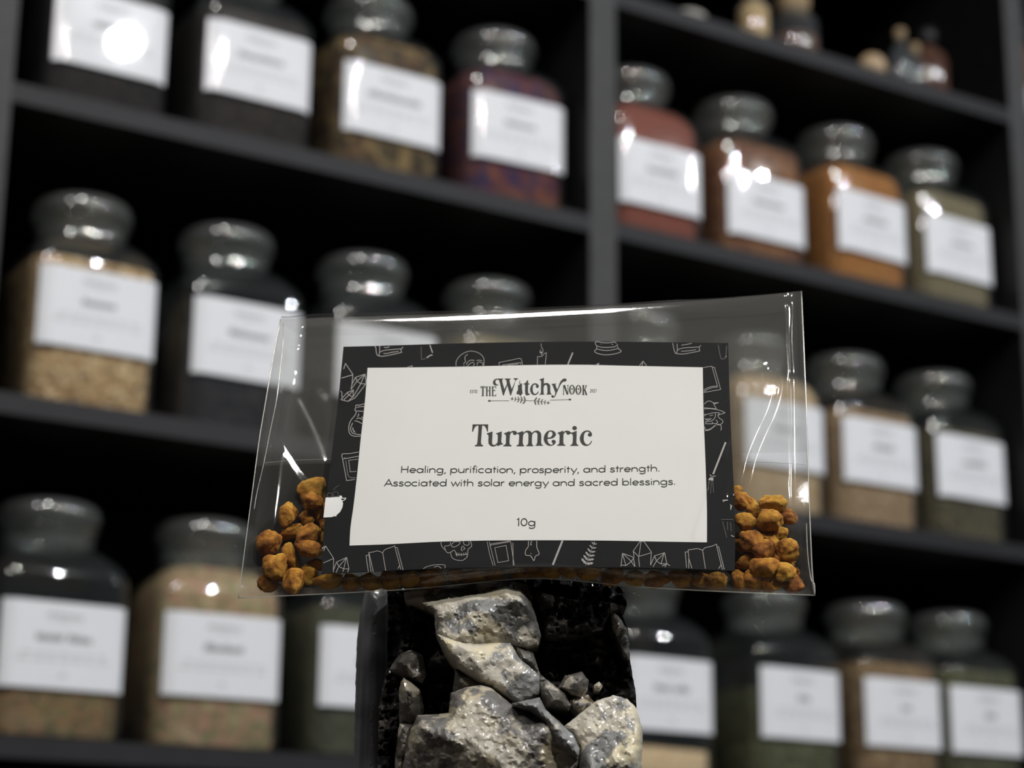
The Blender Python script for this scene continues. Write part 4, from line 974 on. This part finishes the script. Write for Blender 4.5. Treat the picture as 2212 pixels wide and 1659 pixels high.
def rock_piece(name, pts, y0, hmax, thick, mat, seed, step=7, facets=7, namp=.0012, edge=14, label=None, tilt=(0, 0), dense=False):
    """a lump of rock: outline as seen, real relief towards the viewer and real thickness behind"""
    rng = random.Random(seed)
    P = Zr(pts); k = len(P); bd = []
    for i in range(k):
        a, c = P[i], P[(i+1) % k]; n = max(1, int(math.dist(a, c)/step))
        for j in range(n):
            q = lerp(a, c, j/n)
            jit = 1.6
            bd.append((q[0]+jit*noise.noise(Vector((q[0]*.11, q[1]*.11, seed))), q[1]+jit*noise.noise(Vector((q[0]*.11, q[1]*.11, seed+50)))))
    def inside(x, y):
        r = False
        for i in range(len(bd)):
            (x1, y1), (x2, y2) = bd[i-1], bd[i]
            if (y1 > y) != (y2 > y) and x < (x2-x1)*(y-y1)/(y2-y1)+x1: r = not r
        return r
    bx = np.array(bd)
    xs, ys = bx[:, 0], bx[:, 1]
    nxt = np.roll(bx, -1, 0); dv = nxt-bx; L2 = (dv**2).sum(1)+1e-9
    def dist(x, y):
        t = np.clip(((x-bx[:, 0])*dv[:, 0]+(y-bx[:, 1])*dv[:, 1])/L2, 0, 1)
        return float(np.sqrt((x-bx[:, 0]-dv[:, 0]*t)**2+(y-bx[:, 1]-dv[:, 1]*t)**2).min())
    inn = []
    yy = ys.min()+step/2; row = 0
    while yy < ys.max():
        xx = xs.min()+(step/2 if row % 2 else 0)
        while xx < xs.max():
            q = (xx+rng.uniform(-.25, .25)*step, yy+rng.uniform(-.25, .25)*step)
            if inside(*q) and dist(*q) > step*.45: inn.append(q)
            xx += step
        yy += step*.87; row += 1
    allp = [Vector(p) for p in bd+inn]
    nb = len(bd)
    res = delaunay_2d_cdt(allp, [], [list(range(nb))], 1, 1e-5)
    vs, fs = res[0], res[2]
    cx, cy = xs.mean(), ys.mean(); ext = max(xs.max()-xs.min(), ys.max()-ys.min())/2
    planes = [(rng.uniform(-1, 1), rng.uniform(-1, 1), rng.uniform(.55, 1.15)) for _ in range(facets)]
    verts = []
    for v in vs:
        x, y = v.x, v.y; d = dist(x, y)
        fx, fy = (x-cx)/ext, (y-cy)/ext
        h = 1.2
        for gx, gy, o in planes: h = min(h, o+gx*fx*.9+gy*fy*.9)
        h = max(.12, h)*hmax*(1-math.exp(-d/edge))
        h += tilt[0]*fx+tilt[1]*fy
        q = Vector((x*.02, y*.02, seed))
        e = 1-math.exp(-d/(edge*.5))
        k1 = 1.7 if mat == 'tourmaline' else 1
        h += e*namp*(noise.noise(q)+.6*k1*noise.noise(q*2.7)+.4*k1*noise.noise(q*6.1)+.25*k1*noise.noise(q*14))
        verts.append(on_y(x, y, y0-h))
    faces = [tuple(f) for f in fs]
    # border loop of the triangulation -> walls going back
    cnt = {}
    for f in faces:
        for i in range(len(f)):
            e = (f[i-1], f[i]); cnt[e] = 1
    border = [e for e in cnt if (e[1], e[0]) not in cnt]
    nxtm = {a: c for a, c in border}
    loop = []; a = border[0][0]; st = a
    while True:
        loop.append(a); a = nxtm.get(a)
        if a is None or a == st or len(loop) > len(border): break
    base = len(verts); nl = len(loop)
    cen = sum((verts[i] for i in loop), Vector())/nl
    for sc, dy in ((1.0, thick*.5), (.9, thick)):
        for i in loop:
            p = verts[i]; q = cen+(p-cen)*sc; verts.append(Vector((q.x, y0+dy, q.z)))
    for lv in range(2):
        for i in range(nl):
            j = (i+1) % nl
            A = loop[i] if lv == 0 else base+i; B_ = loop[j] if lv == 0 else base+j
            faces.append((A, B_, base+lv*nl+j, base+lv*nl+i))
    faces.append(tuple(base+nl+i for i in range(nl)))
    o = mesh_obj(name, verts, faces, M[mat], rock, True, True)
    fix_normals(o)
    o.data.set_sharp_from_angle(angle=math.radians(24))
    if label: o['label'] = label
    return o
BOT = 1930          # rock runs on below the frame to the counter
rock_piece('polished_face', [(165,120),(330,120),(330,700),(330,BOT+300),(60,BOT+300),(68,1600),(75,1396),(100,500),(125,300)], ROCK_Y+.034, .004, .02, 'polished', 1, 9, 1, .0001, 30, 'smooth polished dark grey side')
rock_piece('tourmaline_mass', [(310,100),(600,60),(1300,60),(1930,95),(1985,130),(2000,250),(1950,285),(2005,420),(2020,640),(2060,860),(2065,960),(2085,1200),(2090,BOT+300),(240,BOT+300),(245,1396),(255,960),(310,700),(320,300)], ROCK_Y+.012, .007, .05, 'tourmaline', 2, 6, 12, .0048, 14, 'glassy black crystal mass')
rock_piece('quartz_vein', [(1885,290),(1940,330),(2000,420),(2015,540),(2015,640),(1975,610),(1945,520),(1900,420)], ROCK_Y+.0045, .002, .008, 'smoky', 3, 5, 3, .0012, 6)
rock_piece('tourmaline_shard', [(1360,160),(1620,210),(1880,230),(1980,260),(1880,300),(1830,420),(1640,470),(1420,490),(1400,330)], ROCK_Y+.004, .004, .014, 'tourmaline', 14, 6, 6, .0024, 10)
rock_piece('smoky_lump', [(400,590),(480,565),(560,600),(590,740),(560,800),(440,760),(330,700)], ROCK_Y+.006, .004, .012, 'smoky', 4, 7, 5, .0010, 9)
rock_piece('smoky_lump', [(395,860),(410,790),(430,760),(500,810),(545,850),(570,960),(560,1040),(480,1090),(400,1080)], ROCK_Y+.003, .006, .014, 'smoky', 5, 6, 5, .0010, 9)
rock_piece('smoky_lump', [(400,1080),(490,1090),(480,1200),(440,1396),(430,BOT),(365,BOT),(370,1300)], ROCK_Y+.002, .005, .014, 'smoky', 6, 7, 4, .0010, 9)
rock_piece('quartz_ledge', [(430,160),(600,125),(900,95),(1180,80),(1300,110),(1330,220),(1300,300),(1000,330),(660,320),(545,260),(440,235)], ROCK_Y+.004, .006, .02, 'smoky', 7, 7, 5, .0008, 9)
rock_piece('quartz_block', [(655,460),(645,300),(560,235),(760,205),(1000,165),(1140,120),(1260,150),(1320,230),(1360,330),(1395,470),(1375,530),(1300,560),(1180,530),(1100,560),(950,570),(870,590),(760,560)], ROCK_Y-.001, .007, .02, 'quartz', 8, 5, 8, .0009, 6)
rock_piece('quartz_slab', [(660,455),(760,470),(950,520),(1180,515),(1240,620),(1385,745),(1385,870),(1330,910),(1240,945),(1040,830),(960,800),(800,690),(740,620),(690,530)], ROCK_Y-.004, .005, .02, 'quartz', 9, 5, 5, .0006, 6)
rock_piece('quartz_flank', [(1200,520),(1340,590),(1390,745),(1240,640)], ROCK_Y-.001, .003, .012, 'smoky', 15, 6, 3, .0006, 7)
rock_piece('quartz_flank', [(790,700),(960,800),(960,840),(770,880),(785,780)], ROCK_Y-.003, .003, .012, 'smoky', 16, 6, 3, .0006, 7)
rock_piece('quartz_boulder', [(745,1010),(760,870),(860,830),(970,812),(1045,835),(1200,960),(1440,1000),(1560,1100),(1610,1160),(1665,1250),(1650,1396),(1600,BOT),(400,BOT),(420,1396),(450,1250),(480,1120),(530,1025),(640,1020)], ROCK_Y-.008, .012, .03, 'boulder', 10, 5, 6, .0008, 10)
rock_piece('quartz_ridge', [(1190,940),(1385,900),(1430,985),(1480,1040),(1620,1160),(1668,1260),(1655,1330),(1500,1240),(1430,1090),(1330,1000)], ROCK_Y-.0155, .004, .012, 'quartz', 17, 5.5, 4, .0008, 8)
rock_piece('quartz_chip', [(1385,735),(1470,800),(1560,870),(1605,950),(1590,990),(1430,975),(1395,890)], ROCK_Y-.004, .005, .014, 'smoky', 11, 5.5, 5, .0012, 8)
rock_piece('small_crystal', [(1515,830),(1560,750),(1680,718),(1728,780),(1722,850),(1680,900),(1600,880)], ROCK_Y-.003, .006, .012, 'smoky', 12, 5, 5, .0010, 7)
rock_piece('small_crystal', [(1600,900),(1720,880),(1770,930),(1740,1000),(1640,1030),(1590,980)], ROCK_Y-.002, .004, .012, 'smoky', 18, 5, 5, .0012, 7)
rock_piece('small_crystal', [(1765,815),(1800,790),(1830,820),(1810,850),(1770,850)], ROCK_Y-.001, .002, .008, 'smoky', 19, 4, 4, .0006, 5)
rock_piece('quartz_knob', [(1560,1100),(1660,1020),(1790,920),(1900,885),(2000,910),(2065,975),(2110,1130),(2100,1396),(2080,BOT),(1600,BOT),(1650,1400),(1665,1260),(1610,1160)], ROCK_Y-.006, .011, .02, 'quartz', 13, 5, 7, .0008, 9)
# upper back of the tower, against which the bag leans
b = MB()
rk = random.Random(5); rings = []
for z, hx, hy, yo in ((-.05, .021, .020, .035), (.0, .021, .020, .034), (.05, .020, .018, .034), (.085, .019, .012, .036), (.105, .016, .009, .043), (.118, .010, .006, .048)):
    rings.append([(.006+hx*math.cos(2*math.pi*k/14)*(1+.1*noise.noise(Vector((k, z*60, 1)))), ROCK_Y+yo+hy*math.sin(2*math.pi*k/14)*(1+.15*noise.noise(Vector((k, z*60, 7)))), CZ+z) for k in range(14)])
b.rings(rings)
fix_normals(b.build('rock_core', M['tourmaline'], rock, False, True))

# ------------------------------------------------------------------ counter under the rock
ct = empty('display_counter', (.05, .62, 0)); tag(ct, 'dark wooden display counter below the rock', 'counter')
def wbox(name, x0, x1, y0, y1, z0, z1, mat, parent):
    b = MB(); b.box(x0, x1, y0, y1, z0, z1); o = b.build(name, mat, parent, False, True); fix_normals(o); bevel(o, .002); return o
TZ = CZ-.05
wbox('counter_top', -.35, .45, .36, .80, TZ-.03, TZ, M['counter'], ct)
wbox('counter_body', -.32, .42, .40, .78, .08, TZ-.03, M['counter'], ct)
wbox('plinth', -.30, .40, .43, .76, 0, .08, M['black_laminate'], ct)
